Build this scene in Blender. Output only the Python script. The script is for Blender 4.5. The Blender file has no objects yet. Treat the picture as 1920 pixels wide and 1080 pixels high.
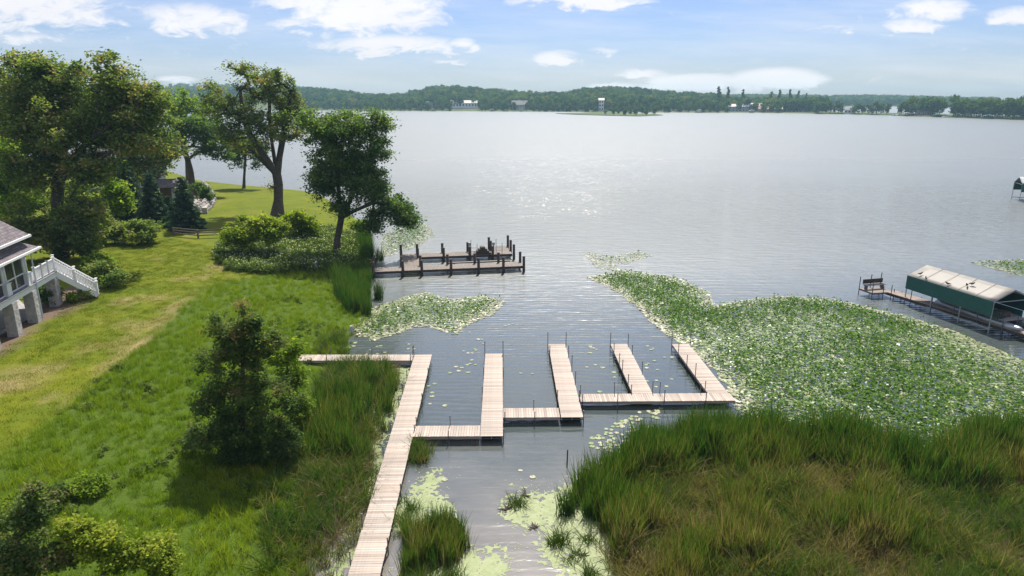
import bpy, bmesh, math, random
import numpy as np
from mathutils import Vector, Matrix

# ------------------------------------------------------------------ camera, sky, sun, exposure
S = bpy.context.scene
COL = S.collection
F = 1281.0; H = 18.0
PITCH = math.atan((540 - 182) / F); YAW = math.atan(20 / F * math.cos(PITCH))
cam_data = bpy.data.cameras.new('camera'); cam = bpy.data.objects.new('camera', cam_data); COL.objects.link(cam)
cam_data.sensor_width = 36; cam_data.lens = F / 1920 * 36; cam_data.clip_end = 9000; cam_data.clip_start = 0.5
cam.location = (0, 0, H); cam.rotation_euler = (math.pi / 2 - PITCH, 0, -YAW)
S.camera = cam
SUN_EL, SUN_AZ = math.radians(57), math.radians(8)      # azimuth measured from +Y towards +X
S.view_settings.view_transform = 'Standard'; S.view_settings.look = 'None'
S.view_settings.gamma = 1; S.view_settings.use_curve_mapping = False
S.view_settings.exposure = 0.87
S.render.engine = 'CYCLES'
S.cycles.use_denoising = True
S.cycles.max_bounces = 8; S.cycles.diffuse_bounces = 4; S.cycles.glossy_bounces = 2
S.cycles.transmission_bounces = 3; S.cycles.volume_bounces = 0; S.cycles.transparent_max_bounces = 6
S.cycles.sample_clamp_indirect = 4.0
S.cycles.caustics_reflective = False; S.cycles.caustics_refractive = False

sun_d = bpy.data.lights.new('sun', 'SUN'); sun = bpy.data.objects.new('sun', sun_d); COL.objects.link(sun)
sun_d.energy = 4.0; sun_d.angle = math.radians(0.53); sun_d.color = (1, 0.93, 0.82)
sd = Vector((math.sin(SUN_AZ) * math.cos(SUN_EL), math.cos(SUN_AZ) * math.cos(SUN_EL), math.sin(SUN_EL)))
sun.rotation_euler = sd.to_track_quat('Z', 'Y').to_euler(); sun.location = (0, 0, 300)

def vmul(nt, op, a, b=None):
    n = nt.nodes.new('ShaderNodeMath'); n.operation = op
    for i, v in enumerate((a, b)):
        if v is None: continue
        if isinstance(v, (int, float)): n.inputs[i].default_value = v
        else: nt.links.new(v, n.inputs[i])
    return n.outputs[0]

W = bpy.data.worlds.new('World'); S.world = W; W.use_nodes = True
nt = W.node_tree; nt.nodes.clear()
out = nt.nodes.new('ShaderNodeOutputWorld'); bg = nt.nodes.new('ShaderNodeBackground')
bg.inputs['Strength'].default_value = 0.06
nt.links.new(bg.outputs[0], out.inputs[0])
sky = nt.nodes.new('ShaderNodeTexSky'); sky.sky_type = 'NISHITA'; sky.sun_disc = False
sky.sun_elevation = SUN_EL; sky.sun_rotation = SUN_AZ
sky.altitude = 300; sky.air_density = 1.0; sky.dust_density = 0.8; sky.ozone_density = 2.5
tc = nt.nodes.new('ShaderNodeTexCoord'); sep = nt.nodes.new('ShaderNodeSeparateXYZ')
nt.links.new(tc.outputs['Generated'], sep.inputs[0])
x, y, z = sep.outputs
yy = vmul(nt, 'MAXIMUM', y, 0.02)
u = vmul(nt, 'DIVIDE', x, yy); v = vmul(nt, 'DIVIDE', z, yy)
# cloud field seen on a flat layer
comb = nt.nodes.new('ShaderNodeCombineXYZ')
nt.links.new(u, comb.inputs[0]); nt.links.new(vmul(nt, 'MULTIPLY', v, 2.6), comb.inputs[1])
def noise(vec, scale, detail=6, rough=0.6, dist=0.0):
    n = nt.nodes.new('ShaderNodeTexNoise'); n.inputs['Scale'].default_value = scale
    n.inputs['Detail'].default_value = detail; n.inputs['Roughness'].default_value = rough
    n.inputs['Distortion'].default_value = dist
    nt.links.new(vec, n.inputs['Vector']); return n.outputs[0]
n1 = noise(comb.outputs[0], 24, 9, 0.62, 0.5); n2 = noise(comb.outputs[0], 5.0, 3, 0.5)
wu = vmul(nt, 'ADD', u, vmul(nt, 'MULTIPLY', vmul(nt, 'SUBTRACT', n2, 0.5), 0.07))
wv = vmul(nt, 'ADD', v, vmul(nt, 'MULTIPLY', vmul(nt, 'SUBTRACT', n1, 0.5), 0.03))
CL = [(60, 12, 250, 62, 1.05), (380, 42, 110, 34, 1.05), (560, 12, 70, 20, .9), (690, 22, 165, 60, 1.2), (560, 50, 55, 14, .8), (740, 86, 140, 20, 1.1),
      (865, 86, 34, 14, 1), (1085, 6, 130, 20, 1.1), (1045, 110, 52, 16, 1.0), (1200, 140, 62, 11, 1.05), (1310, 156, 150, 20, 1.35), (1455, 150, 100, 25, 1.4),
      (1730, 25, 95, 30, 1.05), (1690, 52, 75, 18, .95), (1895, 32, 60, 19, 1.0), (350, 149, 45, 9, 1.0), (1140, 162, 60, 9, .9), (1130, 97, 40, 8, .6), (1560, 55, 60, 9, .55),
      (-120, 40, 170, 30, .9), (2080, 60, 110, 24, .95), (2300, 10, 140, 30, .95), (640, -60, 260, 30, .9), (1300, -70, 200, 30, .9), (100, 75, 60, 12, .6), (840, 116, 40, 5, .6)]
best = None
for (px, py, sx, sy, w) in CL:
    u0 = (px - 940) / F * 0.962; v0 = (182 - py) / F * 0.93
    du = vmul(nt, 'DIVIDE', vmul(nt, 'SUBTRACT', wu, u0), sx / F)
    dv = vmul(nt, 'DIVIDE', vmul(nt, 'SUBTRACT', wv, v0), sy / F)
    d = vmul(nt, 'ADD', vmul(nt, 'MULTIPLY', du, du), vmul(nt, 'MULTIPLY', dv, dv))
    c = vmul(nt, 'MULTIPLY', vmul(nt, 'SUBTRACT', 1.0, d), w)
    best = c if best is None else vmul(nt, 'MAXIMUM', best, c)
best = vmul(nt, 'MAXIMUM', best, -0.6)
# unseen cloud over the dome, thickened to add fill light, thinning towards the horizon
comb2 = nt.nodes.new('ShaderNodeCombineXYZ'); zz = vmul(nt, 'ADD', vmul(nt, 'MAXIMUM', z, 0.0), 0.12)
nt.links.new(vmul(nt, 'DIVIDE', x, zz), comb2.inputs[0]); nt.links.new(vmul(nt, 'DIVIDE', y, zz), comb2.inputs[1])
g = noise(comb2.outputs[0], 0.9, 7, 0.6)
g = vmul(nt, 'MULTIPLY', vmul(nt, 'SUBTRACT', g, 0.36), 5.0)
mr0 = nt.nodes.new('ShaderNodeMapRange'); mr0.inputs[1].default_value = 0.16; mr0.inputs[2].default_value = 0.30
nt.links.new(z, mr0.inputs[0])
g = vmul(nt, 'MULTIPLY', g, mr0.outputs[0])
best = vmul(nt, 'MAXIMUM', best, vmul(nt, 'SUBTRACT', g, 0.25))
field = vmul(nt, 'ADD', best, vmul(nt, 'MULTIPLY', vmul(nt, 'SUBTRACT', n1, 0.50), 2.7))
mr = nt.nodes.new('ShaderNodeMapRange'); mr.interpolation_type = 'SMOOTHSTEP'
mr.inputs[1].default_value = -0.05; mr.inputs[2].default_value = 1.05
nt.links.new(field, mr.inputs[0])
# thin veil of high streaks
comb3 = nt.nodes.new('ShaderNodeCombineXYZ')
nt.links.new(u, comb3.inputs[0]); nt.links.new(vmul(nt, 'MULTIPLY', vmul(nt, 'ADD', v, vmul(nt, 'MULTIPLY', u, 0.03)), 9), comb3.inputs[1])
veil = noise(comb3.outputs[0], 3.2, 6, 0.6)
mrv = nt.nodes.new('ShaderNodeMapRange'); mrv.inputs[1].default_value = 0.42; mrv.inputs[2].default_value = 0.78; mrv.inputs[4].default_value = 0.42
nt.links.new(veil, mrv.inputs[0])
mask = vmul(nt, 'MAXIMUM', vmul(nt, 'MULTIPLY', mr.outputs[0], 0.93), mrv.outputs[0])
abv = nt.nodes.new('ShaderNodeMapRange'); abv.inputs[1].default_value = 0.0; abv.inputs[2].default_value = 0.012
nt.links.new(z, abv.inputs[0])
mask = vmul(nt, 'MULTIPLY', mask, abv.outputs[0])
cr = nt.nodes.new('ShaderNodeMix'); cr.data_type = 'RGBA'
nt.links.new(n2, cr.inputs[0]); cr.inputs[6].default_value = (10.6, 10.4, 10.5, 1); cr.inputs[7].default_value = (8.0, 7.9, 8.2, 1)
hs = nt.nodes.new('ShaderNodeMix'); hs.data_type = 'RGBA'; hs.blend_type = 'MULTIPLY'; hs.inputs[0].default_value = 1.0
hs.inputs[7].default_value = (0.755, 0.82, 1.085, 1)      # a clear, slightly violet summer blue
nt.links.new(sky.outputs[0], hs.inputs[6])
mx = nt.nodes.new('ShaderNodeMix'); mx.data_type = 'RGBA'
nt.links.new(mask, mx.inputs[0]); nt.links.new(hs.outputs[2], mx.inputs[6]); nt.links.new(cr.outputs[2], mx.inputs[7])
nt.links.new(mx.outputs[2], bg.inputs['Color'])

# ------------------------------------------------------------------ helpers
RNG = np.random.default_rng(7); random.seed(7)
cP, sP, cY, sY = math.cos(PITCH), math.sin(PITCH), math.cos(YAW), math.sin(YAW)
def ray(px, py):
    a = (px - 960) / F; b = (540 - py) / F
    f = cP + b * sP; uu = -sP + b * cP
    return a * cY + f * sY, -a * sY + f * cY, uu
def G(px, py, z=0.0):
    X, Y, Z = ray(px, py); t = (z - H) / Z
    return (X * t, Y * t)
def WY(px, py, Y):
    X, y_, Z = ray(px, py); t = Y / y_
    return (X * t, Y, H + Z * t)
def poly_px(pts, z=0.0): return np.array([G(px, py, z) for px, py in pts])
def inside(P, poly):
    x, y = P[:, 0], P[:, 1]; r = np.zeros(len(P), bool)
    n = len(poly); j = n - 1
    for i in range(n):
        xi, yi = poly[i]; xj, yj = poly[j]
        c = ((yi > y) != (yj > y)) & (x < (xj - xi) * (y - yi) / (yj - yi + 1e-12) + xi)
        r ^= c; j = i
    return r
def sdist(P, poly):
    d = np.full(len(P), 1e9); n = len(poly)
    for i in range(n):
        a = poly[i]; b = poly[(i + 1) % n]; ab = b - a
        t = np.clip(((P - a) @ ab) / (ab @ ab + 1e-12), 0, 1)
        q = P - (a + t[:, None] * ab); d = np.minimum(d, np.hypot(q[:, 0], q[:, 1]))
    return np.where(inside(P, poly), d, -d)
def vnoise(P, scale, seed=0):
    """smooth value noise on 2-D points, 0..1"""
    r = np.random.default_rng(seed); T = r.random((256, 256))
    q = P / scale + 1000.37; i = np.floor(q).astype(int); f = q - i; f = f * f * (3 - 2 * f)
    a = T[i[:, 0] % 256, i[:, 1] % 256]; b = T[(i[:, 0] + 1) % 256, i[:, 1] % 256]
    c = T[i[:, 0] % 256, (i[:, 1] + 1) % 256]; d = T[(i[:, 0] + 1) % 256, (i[:, 1] + 1) % 256]
    return (a * (1 - f[:, 0]) + b * f[:, 0]) * (1 - f[:, 1]) + (c * (1 - f[:, 0]) + d * f[:, 0]) * f[:, 1]
def fbm(P, scale, seed=0):
    return (vnoise(P, scale, seed) + .5 * vnoise(P, scale / 2, seed + 1) + .25 * vnoise(P, scale / 4, seed + 2)) / 1.75
def scatter_in(poly, density, seed=0):
    r = np.random.default_rng(seed); lo = poly.min(0); hi = poly.max(0)
    n = int((hi - lo).prod() * density); P = lo + r.random((n, 2)) * (hi - lo)
    return P[inside(P, poly)]

def mesh_np(name, V, Fc, mat=None, smooth=False, attrs=None):
    """V (n,3); Fc (m,k) constant-size faces; attrs {name: per-face float}"""
    me = bpy.data.meshes.new(name); V = np.asarray(V, np.float32); Fc = np.asarray(Fc, np.int32)
    m, k = Fc.shape
    me.vertices.add(len(V)); me.vertices.foreach_set('co', V.ravel())
    me.loops.add(m * k); me.loops.foreach_set('vertex_index', Fc.ravel())
    me.polygons.add(m); me.polygons.foreach_set('loop_start', np.arange(0, m * k, k, dtype=np.int32))
    if smooth: me.polygons.foreach_set('use_smooth', np.ones(m, bool))
    me.update(calc_edges=True)
    for an, av in (attrs or {}).items():
        dom = 'FACE' if len(av) == m else 'POINT'
        a = me.attributes.new(an, 'FLOAT', dom); a.data.foreach_set('value', np.asarray(av, np.float32))
    if mat: me.materials.append(mat)
    return me
def ob(name, me, parent=None, loc=None, rz=None):
    o = bpy.data.objects.new(name, me); COL.objects.link(o)
    if parent is not None: o.parent = parent
    if loc is not None: o.location = loc
    if rz is not None: o.rotation_euler = (0, 0, rz)
    return o
def tag(o, label=None, cat=None, group=None, kind=None):
    if label: o['label'] = label
    if cat: o['category'] = cat
    if group: o['group'] = group
    if kind: o['kind'] = kind
    return o
def empty(name, loc, rz=0.0, **k):
    o = ob(name, None, None, loc, rz); o.empty_display_size = .3
    return tag(o, **k)
class MB:
    """collects boxes, bars, tubes and quads into one mesh"""
    def __init__(s): s.v = []; s.f = []
    def box(s, c, size, rz=0.0, M=None):
        hx, hy, hz = [q / 2 for q in size]; ca, sa = math.cos(rz), math.sin(rz); b = len(s.v)
        for dx, dy, dz in ((-1,-1,-1),(1,-1,-1),(1,1,-1),(-1,1,-1),(-1,-1,1),(1,-1,1),(1,1,1),(-1,1,1)):
            p = (dx * hx, dy * hy, dz * hz)
            s.v.append((c[0] + p[0] * ca - p[1] * sa, c[1] + p[0] * sa + p[1] * ca, c[2] + p[2]))
        s.f += [(b,b+3,b+2,b+1),(b+4,b+5,b+6,b+7),(b,b+1,b+5,b+4),(b+1,b+2,b+6,b+5),(b+2,b+3,b+7,b+6),(b+3,b,b+4,b+7)]
        return s
    def bar(s, a, b, w, h=None):
        h = h or w; a = Vector(a); b = Vector(b); d = (b - a).normalized()
        up = Vector((0, 0, 1)) if abs(d.z) < .95 else Vector((1, 0, 0))
        sx = d.cross(up).normalized(); sz = sx.cross(d).normalized(); n = len(s.v)
        for e in (a, b):
            for i, j in ((-1,-1),(1,-1),(1,1),(-1,1)):
                s.v.append(tuple(e + sx * (i * w / 2) + sz * (j * h / 2)))
        s.f += [(n,n+1,n+2,n+3)[::-1],(n+4,n+5,n+6,n+7)] + [(n+i,n+(i+1)%4,n+4+(i+1)%4,n+4+i) for i in range(4)]
        return s
    def tube(s, pts, rad, k=6, cap=True):
        pts = [Vector(p) for p in pts]; rad = [rad] * len(pts) if isinstance(rad, (int, float)) else rad; n0 = len(s.v)
        for i, p in enumerate(pts):
            d = (pts[min(i + 1, len(pts) - 1)] - pts[max(i - 1, 0)]).normalized()
            up = Vector((0, 0, 1)) if abs(d.z) < .9 else Vector((1, 0, 0))
            a = d.cross(up).normalized(); b = a.cross(d)
            for j in range(k):
                t = 2 * math.pi * j / k
                s.v.append(tuple(p + (a * math.cos(t) + b * math.sin(t)) * rad[i]))
        for i in range(len(pts) - 1):
            for j in range(k):
                q = n0 + i * k + j; r = n0 + i * k + (j + 1) % k
                s.f.append((q, r, r + k, q + k))
        if cap:
            s.f.append(tuple(n0 + j for j in range(k))[::-1]); e = n0 + (len(pts) - 1) * k
            s.f.append(tuple(e + j for j in range(k)))
        return s
    def quad(s, *pts):
        n = len(s.v); s.v += [tuple(p) for p in pts]; s.f.append(tuple(range(n, n + len(pts)))); return s
    def mesh(s, name, mat, smooth=False):
        me = bpy.data.meshes.new(name); me.from_pydata(s.v, [], s.f); me.update()
        if smooth: me.polygons.foreach_set('use_smooth', np.ones(len(me.polygons), bool))
        if mat: me.materials.append(mat)
        return me
    def build(s, name, mat, parent=None, smooth=False):
        return ob(name, s.mesh(name, mat, smooth), parent)

# ------------------------------------------------------------------ materials
def mat_base(name):
    m = bpy.data.materials.new(name); m.use_nodes = True; t = m.node_tree
    return m, t, t.nodes['Principled BSDF'], t.nodes['Material Output']
def N(t, typ, **kw):
    n = t.nodes.new(typ)
    for k, val in kw.items():
        if k in n.inputs: n.inputs[k].default_value = val
        else: setattr(n, k, val)
    return n
def ramp(t, fac, stops):
    r = t.nodes.new('ShaderNodeValToRGB'); e = r.color_ramp.elements
    e[0].position, e[0].color = stops[0][0], (*stops[0][1], 1); e[1].position, e[1].color = stops[-1][0], (*stops[-1][1], 1)
    for p, c in stops[1:-1]:
        q = e.new(p); q.color = (*c, 1)
    t.links.new(fac, r.inputs[0]); return r.outputs[0]
def mixc(t, fac, a, b, blend='MIX'):
    m = t.nodes.new('ShaderNodeMix'); m.data_type = 'RGBA'; m.blend_type = blend
    for i, q in ((0, fac), (6, a), (7, b)):
        if isinstance(q, (int, float)): m.inputs[i].default_value = q
        elif isinstance(q, tuple): m.inputs[i].default_value = (*q, 1)
        else: t.links.new(q, m.inputs[i])
    return m.outputs[2]
def objcoord(t, scale=(1, 1, 1), rot=(0, 0, 0)):
    c = t.nodes.new('ShaderNodeTexCoord'); m = t.nodes.new('ShaderNodeMapping')
    m.inputs['Scale'].default_value = scale; m.inputs['Rotation'].default_value = rot
    t.links.new(c.outputs['Object'], m.inputs[0]); return m.outputs[0]
def tnoise(t, vec, scale, detail=4, rough=.55):
    n = N(t, 'ShaderNodeTexNoise', Scale=scale, Detail=detail, Roughness=rough); t.links.new(vec, n.inputs['Vector']); return n.outputs[0]
def bump(t, bsdf, hgt, strength, dist=.02):
    b = N(t, 'ShaderNodeBump', Strength=strength, Distance=dist); t.links.new(hgt, b.inputs['Height']); t.links.new(b.outputs[0], bsdf.inputs['Normal']); return b
def mat_plain(name, col, rough=.6, metal=0.0, var=.25, scale=6):
    m, t, p, o = mat_base(name); c = objcoord(t); n = tnoise(t, c, scale, 5)
    d = tuple(q * (1 - var) for q in col); l = tuple(min(1, q * (1 + var)) for q in col)
    t.links.new(ramp(t, n, [(.3, d), (.7, l)]), p.inputs['Base Color'])
    p.inputs['Roughness'].default_value = rough; p.inputs['Metallic'].default_value = metal
    return m
def mat_leaf(name, stops, trans=.35, gloss=.12, rough=.45, inst=False, tint=1.25):
    """leaf blade: per-leaf tone picks the colour, light comes through from behind"""
    m, t, p, o = mat_base(name); t.nodes.remove(p)
    a = N(t, 'ShaderNodeAttribute', attribute_name='tone'); f = a.outputs['Fac']
    if inst:
        b = N(t, 'ShaderNodeAttribute', attribute_name='itone'); b.attribute_type = 'INSTANCER'
        f = vmul(t, 'ADD', vmul(t, 'MULTIPLY', vmul(t, 'SUBTRACT', f, .26), .8), b.outputs['Fac'])
    col = ramp(t, f, stops)
    d = N(t, 'ShaderNodeBsdfDiffuse'); t.links.new(col, d.inputs[0])
    tr = N(t, 'ShaderNodeBsdfTranslucent'); t.links.new(mixc(t, 1.0, col, (1.15 * tint, 1.35 * tint, .55 * tint), 'MULTIPLY'), tr.inputs[0])
    g = N(t, 'ShaderNodeBsdfGlossy', Roughness=rough); g.inputs[0].default_value = (.8, .85, .8, 1)
    m1 = N(t, 'ShaderNodeMixShader'); m1.inputs[0].default_value = trans
    t.links.new(d.outputs[0], m1.inputs[1]); t.links.new(tr.outputs[0], m1.inputs[2])
    m2 = N(t, 'ShaderNodeMixShader')
    if gloss > .5:
        fr = N(t, 'ShaderNodeFresnel', IOR=1.45); t.links.new(fr.outputs[0], m2.inputs[0])
    else: m2.inputs[0].default_value = gloss * .10; g.inputs['Roughness'].default_value = .6
    t.links.new(m1.outputs[0], m2.inputs[1]); t.links.new(g.outputs[0], m2.inputs[2])
    t.links.new(m2.outputs[0], o.inputs[0]); return m

def mat_wood(name, cols, rough=.75, grain=(1, 14, 14), rnd=True):
    m, t, p, o = mat_base(name); c = objcoord(t, grain); n = tnoise(t, c, 2.2, 6, .65)
    oi = N(t, 'ShaderNodeObjectInfo'); r = oi.outputs['Random']
    base = ramp(t, r, [(i / (len(cols) - 1), q) for i, q in enumerate(cols)]) if rnd else ramp(t, n, [(.3, cols[0]), (.7, cols[-1])])
    col = mixc(t, .45, base, ramp(t, n, [(.25, (.58, .55, .53)), (.75, (1.2, 1.19, 1.18))]), 'MULTIPLY')
    c2 = objcoord(t, (1, 1, 1)); n2 = tnoise(t, c2, .35, 4)
    col = mixc(t, .6, col, ramp(t, n2, [(.32, (.72, .71, .71)), (.5, (.98, .97, .97)), (.68, (1.08, 1.07, 1.06))]), 'MULTIPLY')
    t.links.new(col, p.inputs['Base Color']); p.inputs['Roughness'].default_value = rough
    bump(t, p, n, .25, .004); return m

M = {}
M['dock'] = mat_wood('cedar_decking', [(.30, .255, .22), (.42, .35, .295), (.50, .43, .37), (.34, .305, .275), (.46, .385, .325)], grain=(1.2, 16, 16))
M['old_dock'] = mat_wood('weathered_decking', [(.16, .135, .118), (.24, .205, .18)], grain=(9, 3, 9), rnd=False)
M['pile'] = mat_wood('dark_pile', [(.045, .032, .028), (.085, .06, .05)], grain=(8, 8, 1), rnd=False)
M['fence'] = mat_wood('grey_fence_wood', [(.13, .10, .085), (.2, .16, .14)], rnd=False)
M['pole'] = mat_plain('galvanised_pole', (.13, .14, .15), .5, .4)
M['alu'] = mat_plain('aluminium', (.42, .44, .46), .4, .7, .1)
M['white'] = mat_plain('white_paint', (.78, .78, .79), .45, 0, .03)
M['screen'] = mat_plain('dark_screen', (.025, .03, .032), .18, 0, .3, 1.5)
M['grey_deck'] = mat_plain('grey_decking', (.22, .22, .23), .7)
M['canopy_top'] = mat_plain('tan_vinyl', (.235, .222, .20), .6, 0, .10, 1.0)
M['canopy_green'] = mat_plain('green_vinyl', (.013, .095, .085), .45, 0, .15, 2.0)
M['bird'] = mat_plain('dark_feathers', (.05, .05, .055), .7)
M['red'] = mat_plain('red_stain', (.16, .045, .035), .6)
M['brownwood'] = mat_plain('warm_timber', (.22, .12, .06), .65, 0, .3, 8)
M['slate'] = mat_plain('grey_siding', (.12, .13, .15), .7, 0, .2, 3)
M['bark'] = mat_plain('bark', (.075, .058, .045), .95, 0, .45, 5)
M['bark_grey'] = mat_plain('grey_bark', (.13, .115, .10), .95, 0, .4, 5)
M['box'] = mat_plain('pale_blue_paint', (.55, .63, .70), .5, 0, .05)

def mat_stone(name, cols, scale=5):
    m, t, p, o = mat_base(name); c = objcoord(t)
    vo = N(t, 'ShaderNodeTexVoronoi', Scale=scale); t.links.new(c, vo.inputs['Vector'])
    n = tnoise(t, c, 20, 4)
    s2 = N(t, 'ShaderNodeSeparateColor'); t.links.new(vo.outputs['Color'], s2.inputs[0])
    col = ramp(t, s2.outputs[0], [(i / (len(cols) - 1), q) for i, q in enumerate(cols)])
    col = mixc(t, .5, col, ramp(t, n, [(.3, (.6, .6, .6)), (.7, (1.2, 1.2, 1.2))]), 'MULTIPLY')
    t.links.new(col, p.inputs['Base Color']); p.inputs['Roughness'].default_value = .9
    bump(t, p, vo.outputs['Distance'], .6, .03); return m
M['stone'] = mat_stone('fieldstone', [(.30, .28, .27), (.44, .41, .39), (.37, .37, .39), (.52, .49, .46)])
M['boulder'] = mat_stone('boulder', [(.34, .31, .30), (.46, .42, .40), (.40, .38, .38)], 1.2)
def mat_shingle():
    m, t, p, o = mat_base('roof_shingle'); c = objcoord(t)
    b = N(t, 'ShaderNodeTexBrick', Scale=1.0); b.inputs['Color1'].default_value = (.12, .105, .115, 1); b.inputs['Color2'].default_value = (.21, .185, .195, 1)
    b.inputs['Mortar'].default_value = (.07, .06, .065, 1); b.inputs['Mortar Size'].default_value = .012
    b.inputs['Brick Width'].default_value = .32; b.inputs['Row Height'].default_value = .16
    t.links.new(c, b.inputs['Vector']); n = tnoise(t, c, 3, 4)
    col = mixc(t, .5, b.outputs[0], ramp(t, n, [(.3, (.65, .65, .7)), (.7, (1.25, 1.2, 1.2))]), 'MULTIPLY')
    t.links.new(col, p.inputs['Base Color']); p.inputs['Roughness'].default_value = .9; bump(t, p, b.outputs['Fac'], .4, .01); return m
M['shingle'] = mat_shingle()

# foliage palettes (reflectance)
OAK = [(.0, (0.060, 0.105, 0.029)), (.4, (0.130, 0.185, 0.048)), (.66, (0.211, 0.232, 0.073)), (.85, (0.322, 0.232, 0.111)), (1., (0.402, 0.262, 0.151))]
MAPLE = [(.0, (.040, .085, .022)), (.45, (.088, .150, .038)), (.8, (.145, .205, .052)), (1., (.20, .245, .07))]
LIME = [(.0, (0.081, 0.149, 0.011)), (.5, (0.172, 0.253, 0.018)), (1., (0.310, 0.356, 0.046))]
SPRUCE = [(.0, (0.025, 0.053, 0.040)), (.6, (0.053, 0.101, 0.065)), (1., (0.101, 0.153, 0.086))]
JUNIPER = [(.0, (.045, .085, .022)), (.45, (.095, .15, .034)), (.72, (.16, .185, .05)), (.9, (.22, .155, .07)), (1., (.26, .145, .075))]
BRUSH = [(.0, (0.068, 0.124, 0.025)), (.5, (0.166, 0.228, 0.047)), (.8, (0.289, 0.289, 0.090)), (1., (0.414, 0.372, 0.166))]
M['leaf_oak'] = mat_leaf('oak_leaf', OAK, .45); M['leaf_maple'] = mat_leaf('maple_leaf', MAPLE, .45)
M['leaf_lime'] = mat_leaf('lime_leaf', LIME, .5); M['leaf_gold'] = mat_leaf('gold_green_leaf', [(.0, (.09, .15, .010)), (.5, (.21, .27, .018)), (1., (.36, .36, .05))], .5)
M['leaf_spruce'] = mat_leaf('spruce_needle', SPRUCE, .25)
M['leaf_juniper'] = mat_leaf('juniper_leaf', JUNIPER, .5); M['leaf_brush'] = mat_leaf('brush_leaf', BRUSH, .45)
M['grass'] = mat_leaf('meadow_grass', [(.0, (.045, .10, .006)), (.35, (.115, .19, .008)), (.7, (.20, .255, .012)), (1., (.30, .30, .06))], .42, .10, .5, True)
M['reed'] = mat_leaf('reed_blade', [(.0, (.022, .062, .012)), (.34, (.052, .112, .016)), (.58, (.105, .138, .022)), (.76, (.17, .140, .045)), (1., (.30, .21, .13))], .38, .12, .45, True)
M['lawn_blade'] = mat_leaf('lawn_blade', [(.0, (.06, .11, .006)), (.35, (.12, .165, .008)), (.6, (.20, .20, .02)), (.8, (.30, .24, .10)), (1., (.38, .29, .15))], .35, .05, .6, True)
M['thatch'] = mat_leaf('dead_blade', [(.0, (.07, .045, .028)), (.5, (.17, .12, .075)), (1., (.32, .25, .17))], .2, .05, .6, True)
M['weed'] = mat_leaf('weed_leaf', [(.0, (.045, .085, .012)), (.5, (.10, .15, .03)), (.85, (.19, .21, .06)), (1., (.45, .45, .36))], .38, .06, .5, True)
M['pad'] = mat_leaf('lily_pad', [(.0, (.08, .14, .03)), (.4, (.17, .23, .08)), (.75, (.28, .31, .17)), (1., (.42, .38, .28))], .05, .55, .30)
M['pad_leaf'] = mat_leaf('raised_lily_leaf', [(.0, (.04, .105, .010)), (.5, (.08, .17, .014)), (.85, (.12, .21, .02)), (.97, (.22, .22, .04)), (1., (.7, .7, .66))], .35, .2, .35)
M['far_leaf'] = mat_leaf('far_leaf', [(.0, (.028, .066, .02)), (.5, (.085, .14, .034)), (1., (.20, .20, .05))], .25, .0, .6)
M['far_leaf_inst'] = mat_leaf('far_wood_leaf', [(.0, (.026, .066, .02)), (.45, (.080, .14, .034)), (.8, (.15, .18, .042)), (1., (.22, .19, .06))], .25, .0, .6, True)
# ------------------------------------------------------------------ the land
SHORE = np.vstack([poly_px([(575, 1080), (585, 985), (560, 900), (590, 800), (600, 715), (632, 668), (642, 640), (650, 622), (672, 600), (692, 585), (690, 545),
    (690, 515), (705, 500), (700, 468), (690, 440), (672, 415), (640, 388), (600, 366), (570, 358), (510, 352), (450, 347), (370, 338), (320, 322), (250, 314)]),
    np.array([(-130, 205), (-330, 260), (-330, -20), (-12, -20), (-10.5, 12)])])
MARSH_R = np.vstack([poly_px([(1150, 1080), (1140, 1010), (1100, 960), (1072, 945), (1100, 915), (1135, 890), (1190, 868), (1200, 832), (1290, 826), (1345, 815), (1450, 815),
    (1500, 836), (1600, 842), (1700, 868), (1780, 868), (1830, 842), (1920, 832)]), np.array([(40, 36), (48, 20), (40, 5), (5, 5), (4.2, 15)])])
MARSH_L = poly_px([(575, 1080), (560, 900), (590, 800), (600, 712), (640, 676), (700, 682), (745, 690), (752, 720), (722, 790), (728, 810), (705, 860), (692, 930), (660, 1000), (640, 1080)])
MARSH_L = np.vstack([MARSH_L, np.array([(-6.4, 15), (-10, 12)])])
STRIP_R = poly_px([(772, 835), (812, 838), (806, 880), (785, 960), (760, 985), (870, 985), (885, 1020), (860, 1080), (728, 1080), (745, 960)])
STRIP_R = np.vstack([STRIP_R[:8], np.array([(-3.0, 17), (-4.6, 17)]), STRIP_R[8:]])
MEADOW = np.vstack([poly_px([(0, 868), (100, 800), (190, 720), (275, 655), (335, 588), (405, 540), (500, 516), (600, 506), (700, 500), (690, 590), (640, 660), (600, 715), (590, 800), (560, 900), (590, 1080)], .8),
    np.array([(-10, 10), (-60, 5)]), poly_px([(-300, 1000)], .8)])
WILD = poly_px([(402, 492), (410, 470), (440, 455), (560, 425), (640, 430), (685, 445), (695, 480), (690, 502), (600, 503), (500, 514), (430, 512)], 1.0)

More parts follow.
